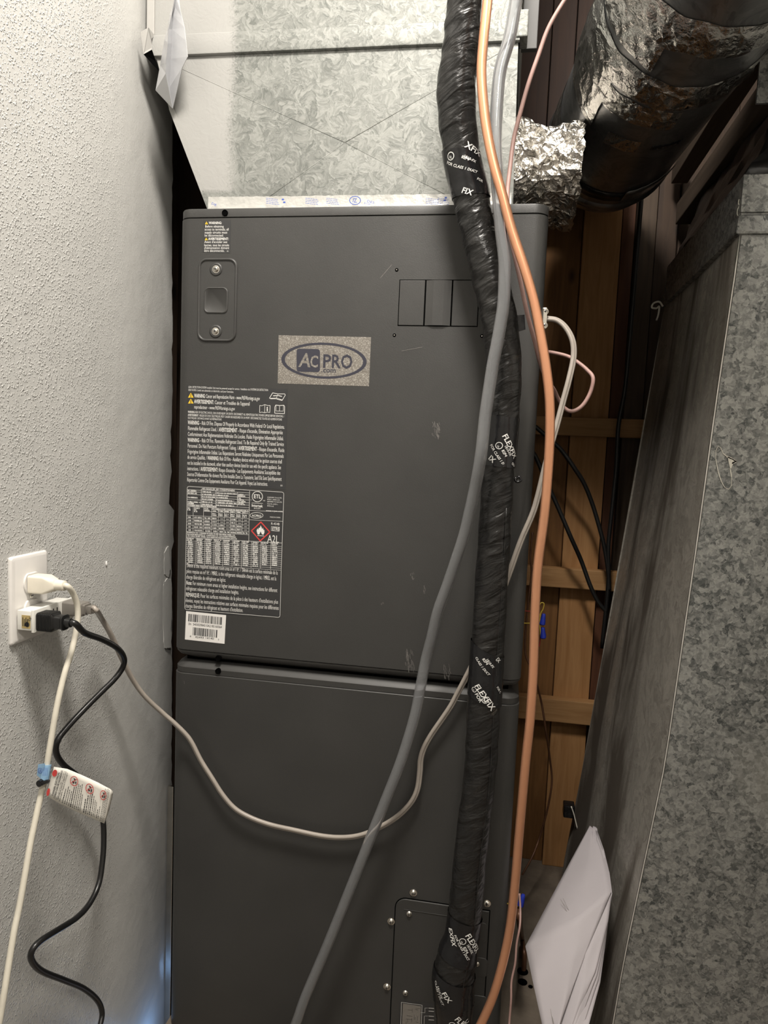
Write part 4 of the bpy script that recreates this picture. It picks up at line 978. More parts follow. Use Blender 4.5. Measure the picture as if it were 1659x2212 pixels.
for i, (p, (t, a, b)) in enumerate(zip(path, fr)):
    r0 = rad(i/NSEG); row = []
    for k in range(sides):
        th = 2*math.pi*k/sides
        wr = .0006*math.sin(i*1.35+2.2*math.cos(th+i*.05))*max(0, math.sin(th*1+.6))*(1.3 if i < 110 else .6)+.0006*math.sin(i*.31+th*3)+.0005*math.sin(i*.9+th*5)
        row.append(p+(a*math.cos(th)+b*math.sin(th))*(r0+wr))
    ls.append(row)
loft(bm, ls); obj('insulation_sleeve', bm, 'vinyl', LN, True)
def path_at(f):
    f = max(0, min(len(path)-1.001, f)); i = int(f); g = f-i; t, a, b = fr[i]; t2, a2, b2 = fr[i+1]
    return path[i].lerp(path[i+1], g), (t.lerp(t2, g)).normalized(), a.lerp(a2, g).normalized(), b.lerp(b2, g).normalized(), rad(f/NSEG)
def at_py(py):        # path parameter at a pixel row
    best = 0; bd = 1e9
    for i, p in enumerate(path):
        q = p-CAM; y = CY+FPX*q.dot(DN)/q.dot(FW)
        if abs(y-py) < bd: bd = abs(y-py); best = i
    return best
# b points to the left or right of the picture?
SGN = 1 if fr[60][2].dot(RT) > 0 else -1
def wrap_pt(f, xoff, dr):      # xoff: arc length to the right of the face that looks at the room
    p, t, a, b, r = path_at(f); th = xoff/r*SGN; return p+(a*math.cos(th)+b*math.sin(th))*(r+dr)
def tape_band(py0, py1, texts, slope=0.0, dr=.0014):
    f0, f1 = at_py(py0), at_py(py1); bm = bmesh.new(); ls = []; n = max(6, int(f1-f0)); r = rad(f0/NSEG)
    per = len(path)/(path[0]-path[-1]).length
    for i in range(n+1):
        f = f0+(f1-f0)*i/n; row = []
        for k in range(48):
            xo = (k/48-.5)*2*math.pi; q = math.sin(xo)*slope*per*.02
            p, t, a, b, rr = path_at(f+q*(1 if i in (0, n) else 1)); row.append(p+(a*math.cos(xo*SGN)+b*math.sin(xo*SGN))*(rr+dr+.0003*math.sin(k*3+i*2)))
        ls.append(row)
    loft(bm, ls, False); tb = obj('tape_wrap', bm, 'tape_blk', LN, True)
    bm = bmesh.new()
    for s, py, xpx, size, ang in texts:       # lettering running diagonally down the tape
        fc_ = at_py(py); p, t, a, b, rr = path_at(fc_); mpx = depth(p)/FPX; h = size*mpx
        ca, sa = math.cos(math.radians(ang)), math.sin(math.radians(ang))
        step = (path[min(len(path)-1, int(fc_)+3)]-path[max(0, int(fc_)-3)]).length/6
        def fn(u, v, wdt):
            along = u*wdt*h; up = v*h
            dx = along*ca+up*sa; dy = along*sa-up*ca       # dy downwards
            return wrap_pt(fc_+dy/step, (xpx*mpx)+dx, dr+.0008)
        if s == 'UL':
            for k in range(14):
                q = []
                for rr2, kk in ((1., k), (1., k+1), (.80, k+1), (.80, k)):
                    an = 2*math.pi*kk/14; q.append(wrap_pt(fc_+math.sin(an)*rr2*h/step, xpx*mpx+math.cos(an)*rr2*h, dr+.0008))
                quad(bm, q)
            h *= .7; xk = xpx*mpx-h*.62
            put(bm, [('UL', 1)], lambda u, v, wdt: wrap_pt(fc_+(u*wdt*h*.5*sa-(v-.5)*h*ca)/step, xk+u*wdt*h*.75*ca+(v-.5)*h*sa*.4, dr+.0008))
        else: put(bm, [(s, 1)], fn)
    raw('lettering', bm, 'ink', tb)
# strings: (text, pixel row, x offset in px from the axis, cap height px, angle)
tape_band(325, 432, [('XFIX', 331, 8, 13, 38), ('UL', 344, -22, 8, 38), ('1810-FX', 346, 2, 5.5, 38), ('82P4', 354, -2, 5.5, 38), ('FOR CLASS 1 DUCT', 352, -36, 5.5, 36), ('FIX', 416, -18, 11, 35), ('FOR', 402, 18, 5, 35)], .3)
tape_band(905, 1008, [('FLEXFIX', 940, 3, 11, 58), ('UL', 959, -1, 7.5, 58), ('1810-FX', 967, 9, 5, 58), ('82P4', 974, 4, 5.5, 58), ('FOR CLASS 1 D', 958, -20, 5.2, 57), ('IX', 990, -22, 10, 38), ('OU', 1000, 28, 5, 38)], .1)
tape_band(1402, 1506, [('IX', 1414, 18, 8, 48), ('1810-FX', 1412, -2, 5, 54), ('82P4', 1414, -9, 5.5, 54), ('CLASS 1 DUCT', 1408, -24, 5.2, 55), ('FLEXFIX', 1476, -22, 11.5, 52), ('UL', 1486, -22, 6, 52), ('FOR', 1494, -20, 7, 52), ('UL', 1499, 2, 6.5, 52), ('FOR C', 1473, 24, 4.6, 55)], .35)
tape_band(1976, 2060, [('FLEXFIX', 1992, 4, 11, 56), ('UL', 2006, 1, 7, 56), ('1810-FX', 2014, 9, 5, 56), ('82P4', 2018, 3, 5.5, 56), ('FOR CLASS 1 DUCT', 2000, -18, 5, 56), ('EXFIX', 1996, -34, 10, 66)], .2)
tape_band(2096, 2160, [('FIX', 2118, -22, 11, 50), ('1810-FX', 2112, -34, 5, 62), ('CLASS 1 DUCT', 2106, -42, 5, 64)], .3)
tape_band(2156, 2230, [('FLEX', 2168, 4, 11, 52), ('UL', 2180, 0, 7, 52), ('AC', 2190, 20, 9, -20)], .2)
# longitudinal seam of the sleeve, tag of tape and little tie
bm = bmesh.new(); f0, f1 = at_py(1100), at_py(2212); pts = [wrap_pt(f, .017, .0004) for f in range(f0, f1, 6)]; tube(bm, pts, .0012, 6, 3); obj('seam', bm, 'vinyl', LN, True)
bm = bmesh.new(); P = [UY(x, y, -.075) for x, y in ((1098, 683), (1133, 680), (1135, 712), (1118, 717), (1096, 712))]; prism(bm, P, (0, -.0012, 0)); obj('tape_flag', bm, 'tape_blk', LN)
bm = bmesh.new(); tube(bm, [UY(x, y, -.07) for x, y in ((1104, 1028), (1113, 1034), (1122, 1030), (1125, 1038), (1117, 1041), (1112, 1036))], .0022, 6, 4); obj('tape_tail', bm, 'tape_blk', LN, True)

def cable(name, pts, rpx, m, label, cat, Y=None, flat=1.0, sides=12, n=8, group=None, prof=None):
    P = PX(pts, Y); r = rpx*depth(P[len(P)//2])/FPX if rpx > .05 else rpx
    bm = bmesh.new(); zmin = min(P, key=lambda q: q.z)
    tube(bm, P, r, sides, n, None, flat, prof=prof)
    return tag(obj(name, bm, m, origin=zmin, smooth=True), label, cat, group), P
# --- bare copper pipe
CP = [(1063, -130), (1053, 0), (1044, 90), (1040, 160), (1046, 240), (1055, 300), (1068, 360), (1085, 420), (1105, 495), (1133, 580), (1153, 650), (1167, 720), (1179, 790), (1187, 860), (1188, 930), (1185, 1000), (1178, 1090), (1173, 1135), (1161, 1230), (1155, 1338), (1152, 1447), (1145, 1555), (1136, 1640), (1127.5, 1734), (1120, 1818), (1113, 1902), (1104, 1987), (1093, 2050), (1078, 2110), (1062, 2160), (1039, 2212), (1010, 2270), (995, 2310, -.06), (990, 2325, 0.0)]
cable('copper_pipe', CP, 10.2, 'copper', 'bare orange copper pipe curving down past the black wrapped line', 'pipe', lambda t: -.155+.03*t, sides=16)
# --- clear vinyl hose (hollow)
HS = [(1128, -60), (1115, 0), (1101, 80), (1081, 150), (1074, 215), (1070, 300), (1072, 360), (1077, 430), (1083, 500), (1090, 570), (1088, 650), (1082, 695), (1074, 740), (1065, 786), (1058, 831), (1048, 900), (1041, 967), (1034, 1012), (1026, 1055), (1015, 1104), (1002, 1158), (984, 1213), (965.5, 1267), (946, 1321), (933, 1375), (919, 1430), (908.5, 1484), (898, 1538), (883, 1592), (863, 1653), (840, 1711), (796, 1821), (752, 1932), (707, 2043), (660, 2153), (639, 2212), (600, 2310), (560, 2420, -.17), (530, 2600, -.19), (520, 2880, -.2)]
def hy(t): return -.138+.078*max(0., min(1., (t-.42)/.22))**1.0-.02*max(0, t-.7)
P = PX(HS, hy); bm = bmesh.new(); rr0 = 13.2*depth(P[16])/FPX
ho = []; pth = catmull(P, 6); fr2 = frames(pth, (0, -1, 0))
for rr_ in (rr0, rr0*.74):
    vs = [[bm.verts.new(p+(a*math.cos(2*math.pi*k/24)+b*math.sin(2*math.pi*k/24))*rr_) for k in range(24)] for p, (t, a, b) in zip(pth, fr2)]
    for A_, B_ in zip(vs, vs[1:]):
        for k in range(24):
            q = (A_[k], A_[(k+1) % 24], B_[(k+1) % 24], B_[k]); bm.faces.new(q if rr_ == rr0 else q[::-1])
    ho.append(vs)
for e in (0, -1):
    for k in range(24): bm.faces.new((ho[0][e][k], ho[0][e][(k+1) % 24], ho[1][e][(k+1) % 24], ho[1][e][k]))
tag(obj('drain_hose', bm, 'hose', origin=pth[-1], smooth=True), 'clear vinyl drain hose crossing the front of the air handler', 'hose')
# --- thin dusty pink cable
cable('control_cable', [(1262, -60, -.06), (1220, 0, -.06), (1185, 60, -.06), (1163, 120, -.06), (1142, 180, -.06), (1125, 240, -.06), (1110, 300, -.06), (1102, 360, -.07), (1096, 420, -.09), (1098, 480, -.11), (1106, 527, -.12), (1122, 597, -.12), (1139, 677, -.11), (1155, 737, -.09), (1167, 785, -.06), (1182, 820, -.02), (1197, 843, 0.02), (1206, 862, .04), (1220, 882, .05), (1237, 888, .05), (1258, 876, .05), (1275, 848, .05), (1281, 817, .05), (1268, 799, .06), (1247, 782, .07), (1227, 770, .08), (1195, 762, .09), (1176, 760, .10)], 4.6, 'pink', 'thin dusty pink control cable looping beside the copper pipe', 'cable')
# --- black cables at the back
cable('coaxial_cable', [(1388, 400, .62), (1383, 460, .62), (1375, 560, .62), (1367, 660, .62), (1358, 760, .62), (1350, 840, .62), (1336, 920, .62), (1331, 1010, .62), (1322, 1100, .62), (1314, 1180, .62), (1314, 1260, .62), (1300, 1400, .62)], 4.6, 'cable', 'long black cable running down beside the dark reddish board', 'cable', group='black cables at the back')
cable('coaxial_cable', [(1156, 921, .60), (1172, 935, .60), (1195, 955, .60), (1215, 975, .60), (1240, 1010, .6), (1262, 1045, .61), (1280, 1090, .62), (1295, 1140, .62), (1306, 1185, .62), (1314, 1240, .62), (1316, 1275, .62)], 4.6, 'cable', 'black cable arching from the air handler over the pale board', 'cable', group='black cables at the back')
cable('coaxial_cable', [(1150, 975, .60), (1160, 992, .60), (1180, 1040, .60), (1205, 1095, .60), (1232, 1158, .60), (1255, 1210, .62), (1275, 1265, .62), (1292, 1300, .62), (1310, 1322, .62)], 4.6, 'cable', 'straight black cable slanting across the two middle blocking pieces', 'cable', group='black cables at the back')
cable('thin_wire', [(1150, 1150, .45), (1146, 1200, .45), (1148, 1240, .45), (1140, 1310, .45), (1134, 1400, .45), (1145, 1440, .45), (1160, 1480, .48), (1170, 1520, .5), (1178, 1570, .5), (1188, 1640, .52), (1192, 1690, .53), (1182, 1750, .53), (1165, 1810, .53), (1150, 1850, .5), (1128, 1890, .48)], 2.2, 'brown_cu', 'thin dark brown wire wandering down the back boards', 'wire')
# --- wire nuts with stray conductors
WS = thing('wire_splice', 'wires joined with two blue wire nuts beside the copper pipe', 'wire splice', UY(1165, 1398, .30))
def wire_nut(px, py, y, rot, parent):
    c = UY(px, py, y); bm = bmesh.new(); ax = Vector((math.sin(rot), 0, math.cos(rot)))
    lathe(bm, [(.0045, -.012), (.0062, -.010), (.0060, -.004), (.0046, .004), (.0040, .010), (.0028, .012)], c, ax, 10)
    return obj('wire_nut', bm, 'bluenut', parent, True, auto=40)
wire_nut(1173, 1338, .30, .1, WS); wire_nut(1173, 1367, .30, -.1, WS)
def wire(pts, r, m, parent, name='conductor', n=5):
    bm = bmesh.new(); tube(bm, pts, r, 6, n); return obj(name, bm, m, parent, True)
wire([Vector((UW-.004, .28, UY(1166, 1345, .3).z))]+[UY(x, y, .30) for x, y in ((1160, 1345), (1166, 1330), (1163, 1318), (1168, 1303), (1175, 1304), (1173, 1316), (1168, 1325), (1166, 1345), (1168, 1375))], .0012, 'yellowwire', WS)
wire([Vector((UW-.004, .30, UY(1166, 1322, .3).z))]+[UY(x, y, .31) for x, y in ((1158, 1322), (1166, 1326), (1163, 1345), (1167, 1368), (1166, 1390), (1163, 1398))], .0013, 'redwire', WS)
WS2 = thing('wire_splice', 'wire joined with one blue wire nut low beside the air handler', 'wire splice', UY(1122, 1960, .10)); wire_nut(1127, 1945, .10, .2, WS2)
wire([Vector((UW-.004, .10, UY(1122, 1955, .10).z)), UY(1118, 1957, .10), UY(1124, 1962, .10), UY(1127, 1955, .10)], .0014, 'yellowwire', WS2)
# --- brown tube bending into the floor, dusty wires beside it
hole = U(1131, 2095, 'z', 0)
bm = bmesh.new(); tube(bm, [UY(1118, 1955, .12), UY(1122, 1990, .10), UY(1127, 2025, hole.y+.05), UY(1131, 2050, hole.y+.01), Vector((hole.x, hole.y, .03)), Vector((hole.x, hole.y, -.005))], .0055, 10, 6)
tag(obj('drain_tube', bm, 'brown_cu', origin=hole, smooth=True), 'short brown tube bending into a floor hole', 'tube')
cable('dusty_wire', [(1122, 1930, .06), (1124, 1965, .05), (1123, 2000, .03), (1116, 2040, .02), (1113, 2080, .01), (1105, 2120, 0.0), (1104, 2160, -.01), (1100, 2212, -.02), (1096, 2280, -.05)], 2.4, 'pink', 'thin dusty wire running to the floor beside the copper pipe', 'wire')
# small black clip on the back of the return duct
bm = bmesh.new(); c = UY(1229, 1747, .52); box(bm, c.x-.014, c.x+.012, .50, .53, c.z-.014, c.z+.016, .003); bk_ = thing('wire_clip', 'small black clip with a wire at the back of the return duct', 'clip', (c.x, .51, c.z-.014))
obj('clip_body', bm, 'tape_blk', bk_)
bm = bmesh.new(); tube(bm, [UY(x, y, .49) for x, y in ((1234, 1742), (1240, 1760), (1246, 1785), (1252, 1805))], .0015, 6, 4); obj('clip_wire', bm, 'caulk', bk_, True)

# ================================================================ OUTLET, PLUGS AND CORDS ON THE LEFT WALL
def UX(px, py, x): return U(px, py, 'x', x)
tl_ = UX(23, 1207, WX+.004); tr_ = UX(103, 1186, WX+.004); bl_ = UX(31, 1394, WX+.004)
py0, py1 = tl_.y, tr_.y; pz1 = .5*(tl_.z+tr_.z); pz0 = bl_.z; pyc = (py0+py1)/2; pzc = (pz0+pz1)/2
WO = thing('wall_outlet', 'white duplex wall outlet with screwed faceplate', 'outlet', (WX, pyc, pz0))
bm = bmesh.new()
def yz(x, i, r=.004): return [(x, a, b) for a, b in rrect(py0+i, py1-i, pz0+i, pz1-i, r)]
loft(bm, [yz(WX-.002, 0), yz(WX+.002, 0), yz(WX+.0045, .0015), yz(WX+.006, .005, .003)]); obj('faceplate', bm, 'plate', WO, True, auto=30)
upc = UX(76, 1256, WX+.007); dzr = .0385
rz = (upc.z, upc.z-dzr)
for z in rz:
    bm = bmesh.new(); lo = []
    for x, i in ((WX+.004, 0), (WX+.0072, 0), (WX+.008, .0008)):
        lo.append([(x, pyc+(.0172-i)*math.cos(t), max(z-.0142+i, min(z+.0142-i, z+(.0172-i)*math.sin(t)))) for t in [2*math.pi*k/36 for k in range(36)]])
    loft(bm, lo); obj('receptacle', bm, 'plate', WO, True, auto=30)
bm = bmesh.new(); lathe(bm, [(.0036, .005), (.0036, .0066), (.003, .0072)], (WX, pyc, (rz[0]+rz[1])/2), (1, 0, 0), 14); box(bm, WX+.0071, WX+.0076, pyc-.0028, pyc+.0028, (rz[0]+rz[1])/2-.0005, (rz[0]+rz[1])/2+.0005, 0, 1); obj('screw', bm, ['steel', 'ink_dk'], WO)
# --- white extension cord
def plug_body(bm, x0, yc, zc, levels):
    """levels: (distance from the wall, half width y, half height z, corner)"""
    loft(bm, [[(x0+d, yc+a, zc+b) for a, b in rrect(-hy_, hy_, -hz_, hz_, min(r_, hy_*.98, hz_*.98), 5)] for d, hy_, hz_, r_ in levels])
wp = WX+.009
WCd = thing('extension_cord', 'cream white extension cord with plug in the upper socket', 'cord', (WX+.03, pyc, .3))
bm = bmesh.new(); plug_body(bm, wp, pyc, rz[0]-.001, [(0, .0125, .0125, .003), (.022, .0125, .0125, .003), (.036, .0085, .0085, .006), (.037, .0078, .0078, .0076), (.049, .0072, .0072, .007), (.050, .0055, .0055, .0053)]); pg = obj('plug', bm, 'whiteplug', WCd, True, auto=35)
bm = bmesh.new(); box(bm, WX+.006, wp+.001, pyc-.011, pyc-.0095, rz[0]-.004, rz[0]+.004); box(bm, WX+.006, wp+.001, pyc+.005, pyc+.0065, rz[0]-.004, rz[0]+.004); obj('blade', bm, 'steel', pg)
wc_px = [(159, 1284), (167.5, 1312), (166.5, 1350), (156, 1402), (139, 1457), (123, 1526), (108, 1613), (99.6, 1664), (90, 1711), (80, 1755), (66, 1821), (54, 1890), (41.5, 1960), (30, 2015), (16.6, 2098), (5.5, 2167), (-12, 2270)]
P0 = Vector((wp+.050, pyc, rz[0]-.001)); pts = [P0-Vector((.004, 0, 0)), P0+Vector((.004, 0, -.001))]+[UX(x, y, WX+.064+.004*math.sin(i*.5)-.0004*i) for i, (x, y) in enumerate(wc_px)]
bm = bmesh.new(); tube(bm, pts, .0042, 14, 8); obj('cord', bm, 'whitecord', WCd, True); WCP = pts
# warning tag, blue band and black tie on the white cord
def band_on(i0, i1, r, m, name, par=WCd):
    bm = bmesh.new(); pth_ = catmull(WCP[i0-1:i1+2], 8); tube(bm, pth_, r, 14, 1, smoothpath=False); return obj(name, bm, m, par, True)
c0 = UX(98, 1655, WX+.062); c1 = UX(93, 1678, WX+.062)
bm = bmesh.new(); tube(bm, [UX(102, 1652, WX+.0615), UX(96.5, 1684, WX+.0615)], .0056, 14, 1, smoothpath=False)
yb_t = c0.y
P = [UY(x, y, yb_t-.002) for x, y in ((83, 1651), (97, 1649), (96, 1682), (88, 1681), (80, 1674))]; prism(bm, P, (0, -.0006, 0)); bb = obj('blue_band', bm, 'bluetag', WCd, False)
bm = bmesh.new()
line_px(bm, [(86.5+5*math.cos(t*.6283), 1665+6*math.sin(t*.6283)) for t in range(10)], .8, yb_t-.0034, 0, True); line_px(bm, [(84, 1662), (84, 1668), (86, 1669), (87, 1662)], .8, yb_t-.0034); line_px(bm, [(88.5, 1662), (88.5, 1668), (90, 1668)], .8, yb_t-.0034)
for k in range(5): line_px(bm, [(94+2.3*k, 1658), (92.5+2.3*k, 1676)], .7, yb_t-.0066)
raw('band_print', bm, 'ink_blue', bb)
bm = bmesh.new(); tube(bm, [UY(x, y, yb_t-.008) for x, y in ((84, 1691), (88, 1694), (94, 1691), (103, 1688), (106, 1690))], .0026, 8, 4); lathe(bm, [(.0045, -.003), (.0045, .003)], UY(87, 1691, yb_t-.008), (0, 1, 0), 10); obj('zip_tie', bm, 'tape_blk', WCd)
# the tag: a curved white rectangle
YT0 = yb_t-.010
def Ztg(x, y): return 60+x/7.54, 1620+y/7.54
def tagp(u, v, off=0):        # u across the lettering lines (0 lower edge .. 1 upper edge), v along the strip
    lo = [(300, 745), (480, 855), (780, 1000), (1060, 1120), (1240, 1195)]; hi = [(425, 275), (640, 310), (880, 410), (1140, 530), (1348, 640)]
    f = v*4; i = min(3, int(f)); g = f-i
    a = (lo[i][0]*(1-g)+lo[i+1][0]*g, lo[i][1]*(1-g)+lo[i+1][1]*g); b = (hi[i][0]*(1-g)+hi[i+1][0]*g, hi[i][1]*(1-g)+hi[i+1][1]*g)
    x, y = a[0]*(1-u)+b[0]*u, a[1]*(1-u)+b[1]*u
    return UY(*Ztg(x, y), YT0-.010*math.sin(v*2.4)*.8+.006*v*v+off)
bm = bmesh.new(); g_ = [[bm.verts.new(tagp(u/6, v/16)) for u in range(7)] for v in range(17)]
for i in range(16):
    for j in range(6): bm.faces.new((g_[i][j], g_[i][j+1], g_[i+1][j+1], g_[i+1][j]))
e2 = [bm.verts.new(UY(*Ztg(x, y), YT0+.006)) for x, y in ((1245, 1205), (1280, 1120), (1320, 1000), (1345, 900), (1370, 800), (1388, 720), (1392, 680))]
for j in range(6): bm.faces.new((g_[16][j], g_[16][j+1], e2[j+1], e2[j]))
tg = obj('warning_tag', bm, 'tag', WCd, True); tg.modifiers.new('thick', 'SOLIDIFY').thickness = .0003
bm = bmesh.new()
def tline(s, v, u0, u1, hv, bold=1): put(bm, [(s, bold)], lambda uu, vv, w_: tagp(u0+(u1-u0)*uu, v-vv*hv, -.0008))
tline("DANGER: ELECTRICAL", .135, .10, .86, .034); tline("CORDS CAN BE HAZARDOUS", .185, .06, .93, .034)
tline("Misuse can result in FIRE or DEATH by", .222, .05, .93, .020, 0); tline("ELECTRICAL SHOCK. Inspect Cord", .252, .08, .92, .020, 1); tline("thoroughly. Replace if Damaged", .278, .05, .90, .018, 0)
rgt = random.Random(8)
def tstroke(v, u0, u1, h):
    u = u0
    while u < u1:
        l_ = rgt.uniform(.02, .06); q = [tagp(u, v, -.0008), tagp(u+l_, v, -.0008), tagp(u+l_, v-h, -.0008), tagp(u, v-h, -.0008)]; quad(bm, q); u += l_+rgt.uniform(.008, .02)
for v, u0, u1, h in ((.315, .05, .45, .010), (.345, .05, .52, .008), (.372, .06, .50, .008), (.400, .05, .46, .008), (.428, .05, .62, .012), (.455, .05, .60, .008), (.482, .05, .74, .008), (.508, .05, .70, .008), (.535, .05, .78, .008), (.560, .05, .50, .008), (.615, .05, .42, .012), (.645, .05, .52, .012), (.672, .05, .74, .008), (.700, .06, .62, .012), (.728, .05, .60, .008), (.755, .06, .50, .008), (.785, .06, .48, .008), (.83, .05, .30, .014), (.865, .05, .36, .010), (.91, .02, .92, .008), (.935, .02, .95, .008), (.96, .02, .95, .008), (.985, .03, .95, .008)): tstroke(v, u0, u1, h)
def tcirc(u, v, ru, rv, mi, ring=True, n=22):
    f = lambda k, s: tagp(u+ru*s*math.cos(2*math.pi*k/n), v+rv*s*math.sin(2*math.pi*k/n), -.001)
    if ring:
        for k in range(n): quad(bm, [f(k, 1), f(k+1, 1), f(k+1, .86), f(k, .86)], mi)
        quad(bm, [tagp(u-ru*.68, v-rv*.60, -.001), tagp(u-ru*.60, v-rv*.68, -.001), tagp(u+ru*.68, v+rv*.60, -.001), tagp(u+ru*.60, v+rv*.68, -.001)], mi)
    else: quad(bm, [f(k, 1) for k in range(n)], mi)
def tshape(pts): quad(bm, [tagp(u, v, -.0009) for u, v in pts])
for u, v in ((.76, .40), (.74, .645), (.74, .885)):
    tcirc(u, v, .135, .062, 1)
    tshape([(u-.08, v-.01), (u-.02, v-.03), (u+.0, v-.012), (u-.05, v+.012)]); tshape([(u+.02, v+.0), (u+.08, v-.02), (u+.07, v+.012), (u+.03, v+.022)]); tshape([(u-.06, v+.025), (u+.0, v+.018), (u+.01, v+.035), (u-.05, v+.04)])
tcirc(.80, .045, .115, .045, 1, False); tcirc(.14, .02, .13, .03, 1, False)
raw('tag_print', bm, ['ink_dk', 'red'], tg)
# --- three way adapter in the lower socket
na = UX(36, 1318, WX+.008); ne = UX(148, 1282, WX+.045)
ay0 = na.y; ay1 = ay0+.088
azt = UX(36, 1318, WX+.008).z; azb = UX(34, 1361, WX+.008).z
ax1 = UX(73, 1320, WX+.04).x; ax1 = WX+.0355
AD = thing('outlet_adapter', 'white three way plug adapter in the lower socket', 'adapter', (WX+.01, (ay0+ay1)/2, azb))
bm = bmesh.new(); box(bm, WX+.0085, ax1-.004, ay0, ay1, azb, azt, .0012); ab = obj('adapter_body', bm, 'tapwhite', AD, True, auto=40)
bm = bmesh.new(); box(bm, ax1-.004, ax1, ay0-.002, ay1+.002, azb-.002, azt+.002, .0008); af = obj('face_plate', bm, 'tapwhite', AD, True, auto=40)
bm = bmesh.new(); zc_ = (azt+azb)/2
for yy in (ay0+.040, ay0+.0485): box(bm, ax1-.0004, ax1+.0004, yy, yy+.0016, zc_+.001, zc_+.009)
box(bm, ax1-.0004, ax1+.0004, ay0+.043, ay0+.047, zc_-.008, zc_-.004); obj('slot', bm, 'black', af)
bm = bmesh.new(); za, zb = azt-.006, azb+.003; box(bm, WX+.016, ax1-.0065, ay0-.0006, ay0+.0002, zb, za); gs = obj('gold_sticker', bm, 'gold', AD)
bm = bmesh.new(); gx0, gx1 = WX+.016, ax1-.0065; ygs = ay0-.0012
quad(bm, [(gx0+(gx1-gx0)*.66+.0036*math.cos(2*math.pi*k/16), ygs, zb+.0058+.0036*math.sin(2*math.pi*k/16)) for k in range(16)])
def gput(s, x0_, z0_, x1_, z1_, h):
    A_ = Vector((x0_, ygs, z0_)); B_ = Vector((x1_, ygs, z1_)); d_ = (B_-A_).normalized(); up = Vector((d_.z*-1, 0, d_.x)); put(bm, [(s, 1)], lambda u, v, w_: A_+(B_-A_)*u+up*v*h)
gput("UL", gx0+.012, za-.008, gx0+.017, za-.003, .0035)
for k in range(4): quad(bm, [(gx0+.0015+k*.0024, ygs, za-.003-.002*(k % 2)), (gx0+.0025+k*.0024, ygs, za-.003-.002*(k % 2)), (gx0+.0025+k*.0024, ygs, zb+.003), (gx0+.0015+k*.0024, ygs, zb+.003)])
raw('sticker_print', bm, 'ink_dk', gs)
# --- black cord with ribbed plug
BC = thing('appliance_cord', 'black power cord with ribbed plug hanging in loops on the wall', 'cord', (ax1+.03, ay0+.02, .2))
byc = ay0+.014; bzc = zc_-.0015
bm = bmesh.new(); lv = [(0, .012, .0125, .004)]
for k in range(10): lv += [(.002+.0028*k, .0125, .0130, .004), (.0032+.0028*k, .0125, .0130, .004), (.0034+.0028*k, .0118, .0123, .004), (.0044+.0028*k, .0118, .0123, .004)]
lv += [(.033, .009, .0095, .004), (.044, .0085, .009, .004), (.046, .0095, .0105, .006), (.049, .0095, .0105, .006), (.050, .0065, .0065, .006), (.060, .0062, .0062, .006)]
lv = [(d*.76, a_, b_, c_) for d, a_, b_, c_ in lv]; plug_body(bm, ax1, byc, bzc, lv); obj('plug', bm, 'blackcord', BC, True, auto=30)
bc_px = [(183, 1367), (220, 1381), (252, 1399), (267, 1419), (266, 1439), (249, 1465), (220, 1494), (185, 1529), (145, 1572), (124, 1601), (122, 1628), (138, 1653), (171, 1680), (200, 1716), (217, 1748), (223, 1777), (224, 1821), (221, 1863), (213, 1910), (194, 1951), (166, 1982), (124, 2009), (88, 2032), (69, 2054), (69, 2076), (91, 2098), (138, 2117), (180, 2135), (209, 2159), (220, 2184), (217, 2212), (200, 2270)]
P0 = Vector((ax1+.0456, byc, bzc)); pts = [P0-Vector((.004, 0, 0)), P0+Vector((.006, .001, -.001))]+[UX(x, y, WX+(.090-.053*min(1, i/8)+.010*math.sin(i*.4))) for i, (x, y) in enumerate(bc_px)]
bm = bmesh.new(); tube(bm, pts, .0045, 14, 8); obj('cord', bm, 'blackcord', BC, True)
# --- taupe two-wire cord draped across the air handler
GC = thing('power_cord', 'taupe two wire cord draped across the front of the air handler', 'cord', (.28, -.03, .55))
gyc = ay1-.016; gzc = zc_+.004
bm = bmesh.new(); plug_body(bm, ax1, gyc, gzc, [(0, .0115, .0105, .003), (.030, .0105, .0095, .003), (.031, .0085, .0075, .002), (.034, .0085, .0075, .002)]); box(bm, ax1+.033, ax1+.046, gyc-.006, gyc+.006, gzc-.005, gzc+.005, .0015); box(bm, ax1+.036, ax1+.043, gyc-.0068, gyc+.0068, gzc-.0058, gzc+.0058, .0008); obj('plug', bm, 'greyplug', GC, True, auto=35)
g_px = [(218, 1334, -.16), (238, 1368, -.13), (262, 1420, -.10), (285, 1465, -.075), (312, 1503, -.055), (350, 1539, -.035), (372, 1558, -.028), (399, 1584, -.022), (414, 1604, -.02), (434, 1643, -.018), (456, 1678, -.018), (481, 1717, -.018), (508, 1747, -.018), (543, 1767, -.018), (585, 1782, -.018), (634, 1793, -.018), (696, 1806, -.018), (745, 1809, -.018), (787, 1802, -.018), (830, 1782, -.018), (863, 1760, -.018), (889, 1732, -.018), (902, 1704, -.018), (907, 1668, -.018), (909, 1640, -.018), (917, 1614, -.018), (934, 1584, -.018), (971, 1530, -.02), (990, 1495, -.022), (1010, 1457, -.025), (1035, 1405, -.026), (1060, 1345, -.026), (1080, 1292, -.024), (1101, 1236, -.022), (1125, 1169, -.018), (1150, 1111, -.014), (1163, 1068, -.01), (1182, 990, -.005), (1202, 922, .0), (1216, 869, .005), (1230, 817, .01), (1239, 772, .016), (1237, 737, .02), (1223, 709, .026), (1203, 692, .03), (1182, 688, .03)]
P0 = Vector((ax1+.044, gyc, gzc)); pts = [P0-Vector((.003, 0, 0)), P0+Vector((.003, 0, 0))]+[UY(*q) for q in g_px]
pts[-1].x = UW+.005
bm = bmesh.new()
def two_wire(an, f): return .62+.38*abs(math.cos(an-math.pi/2))**.7 if True else 1
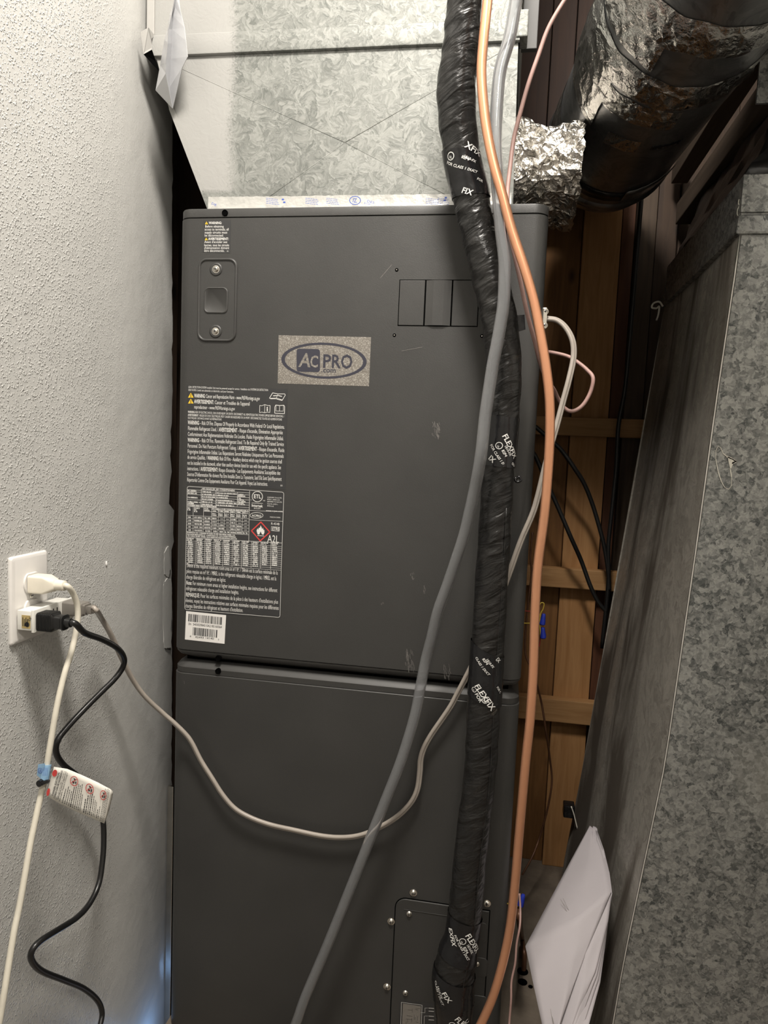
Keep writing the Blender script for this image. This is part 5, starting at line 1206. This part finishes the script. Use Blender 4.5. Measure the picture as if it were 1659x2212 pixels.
tube(bm, pts, .0052, 20, 8, prof=lambda an, f: (.60+.40*abs(math.sin(an)))-.10*math.exp(-((math.sin(an))/.18)**2)); obj('cord', bm, 'greycord', GC, True)

# ================================================================ FOLDED PAPERS
FP = thing('paper_bundle', 'folded bundle of white papers leaning on the return duct', 'papers', (.74, .0, 0))
def ZP(x, y): return 960+x/2.373, 1650+y/2.373
def sheet(pts, name, lines=None):
    """one folded sheet: left edge row and right edge row, bottom on the floor"""
    bm = bmesh.new(); A_ = [UY(*ZP(x, y), d) for x, y, d in pts[0]]; B_ = [UY(*ZP(x, y), d) for x, y, d in pts[1]]
    n = 12; ca, cb = [a_.lerp(b_, k/6) for a_, b_ in zip(A_, A_[1:]) for k in range(6)]+[A_[-1]], [a_.lerp(b_, k/6) for a_, b_ in zip(B_, B_[1:]) for k in range(6)]+[B_[-1]]; m_ = min(len(ca), len(cb)); rows2 = []
    for i in range(m_):
        row = []
        for k in range(n+1):
            f = k/n; p = ca[i].lerp(cb[i], f); p = p+Vector((.25, -.9, .1)).normalized()*(.016*(f/.55 if f < .55 else (1-f)/.45)*(.25+.75*math.sin(math.pi*min(1, .15+.8*i/m_)))); row.append(bm.verts.new(p))
        rows2.append(row)
    for v_ in rows2[-1]: v_.co.z = .001
    for a, b in zip(rows2, rows2[1:]):
        for k in range(n): bm.faces.new((a[k], a[k+1], b[k+1], b[k]))
    o = obj(name, bm, 'paper', FP, True); o.modifiers.new('thick', 'SOLIDIFY').thickness = .0006; return o
# left row runs down the spine, right row down the outer edge
front = sheet([[(745, 316, .20), (640, 510, .13), (520, 735, .05), (415, 935, -.02), (458, 1140, -.06), (500, 1334, -.09), (540, 1520, -.12)], [(752, 320, .20), (800, 430, .15), (832, 540, .10), (855, 655, .05), (770, 860, .0), (680, 1090, -.05), (540, 1480, -.12)]], 'paper_sheet')
for k in range(4):
    d = k*9; sheet([[(762+k*3, 318+k*2, .20+.004*k), (700+k*6, 480, .14), (640, 700, .07), (600, 900, .01), (570, 1100, -.045), (560, 1334, -.085), (560, 1520, -.12)], [(768+k*3, 318+k*2, .20+.004*k), (812+k*2, 440, .15), (842+k*1.5, 560, .10), (856+k*1.2, 665, .052), (840-k*2, 800+k*20, .02), (775+k*8, 1060+k*20, -.04), (640+k*28, 1400, -.10)]], 'paper_sheet')
bm = bmesh.new()
for q in (((580, 670), (610, 730), (640, 800), (660, 890), (675, 1010)), ((592, 665), (620, 725), (648, 795), (664, 885), (676, 1000)), ((525, 1215), (535, 1270), (548, 1334)), ((535, 1260), (545, 1300), (552, 1334))):
    P = [UY(*ZP(*p), .05-.00022*(p[1]-700)) for p in q]
    P = [p+Vector((.25, -.9, .1)).normalized()*.016 for p in P]
    for a, b in zip(P, P[1:]):
        d_ = (b-a).normalized(); n_ = Vector((d_.z, 0, -d_.x))*.0004; quad(bm, [a-n_, b-n_, b+n_, a+n_])
raw('faint_print', bm, 'greyplug', front)['kind'] = 'stuff'
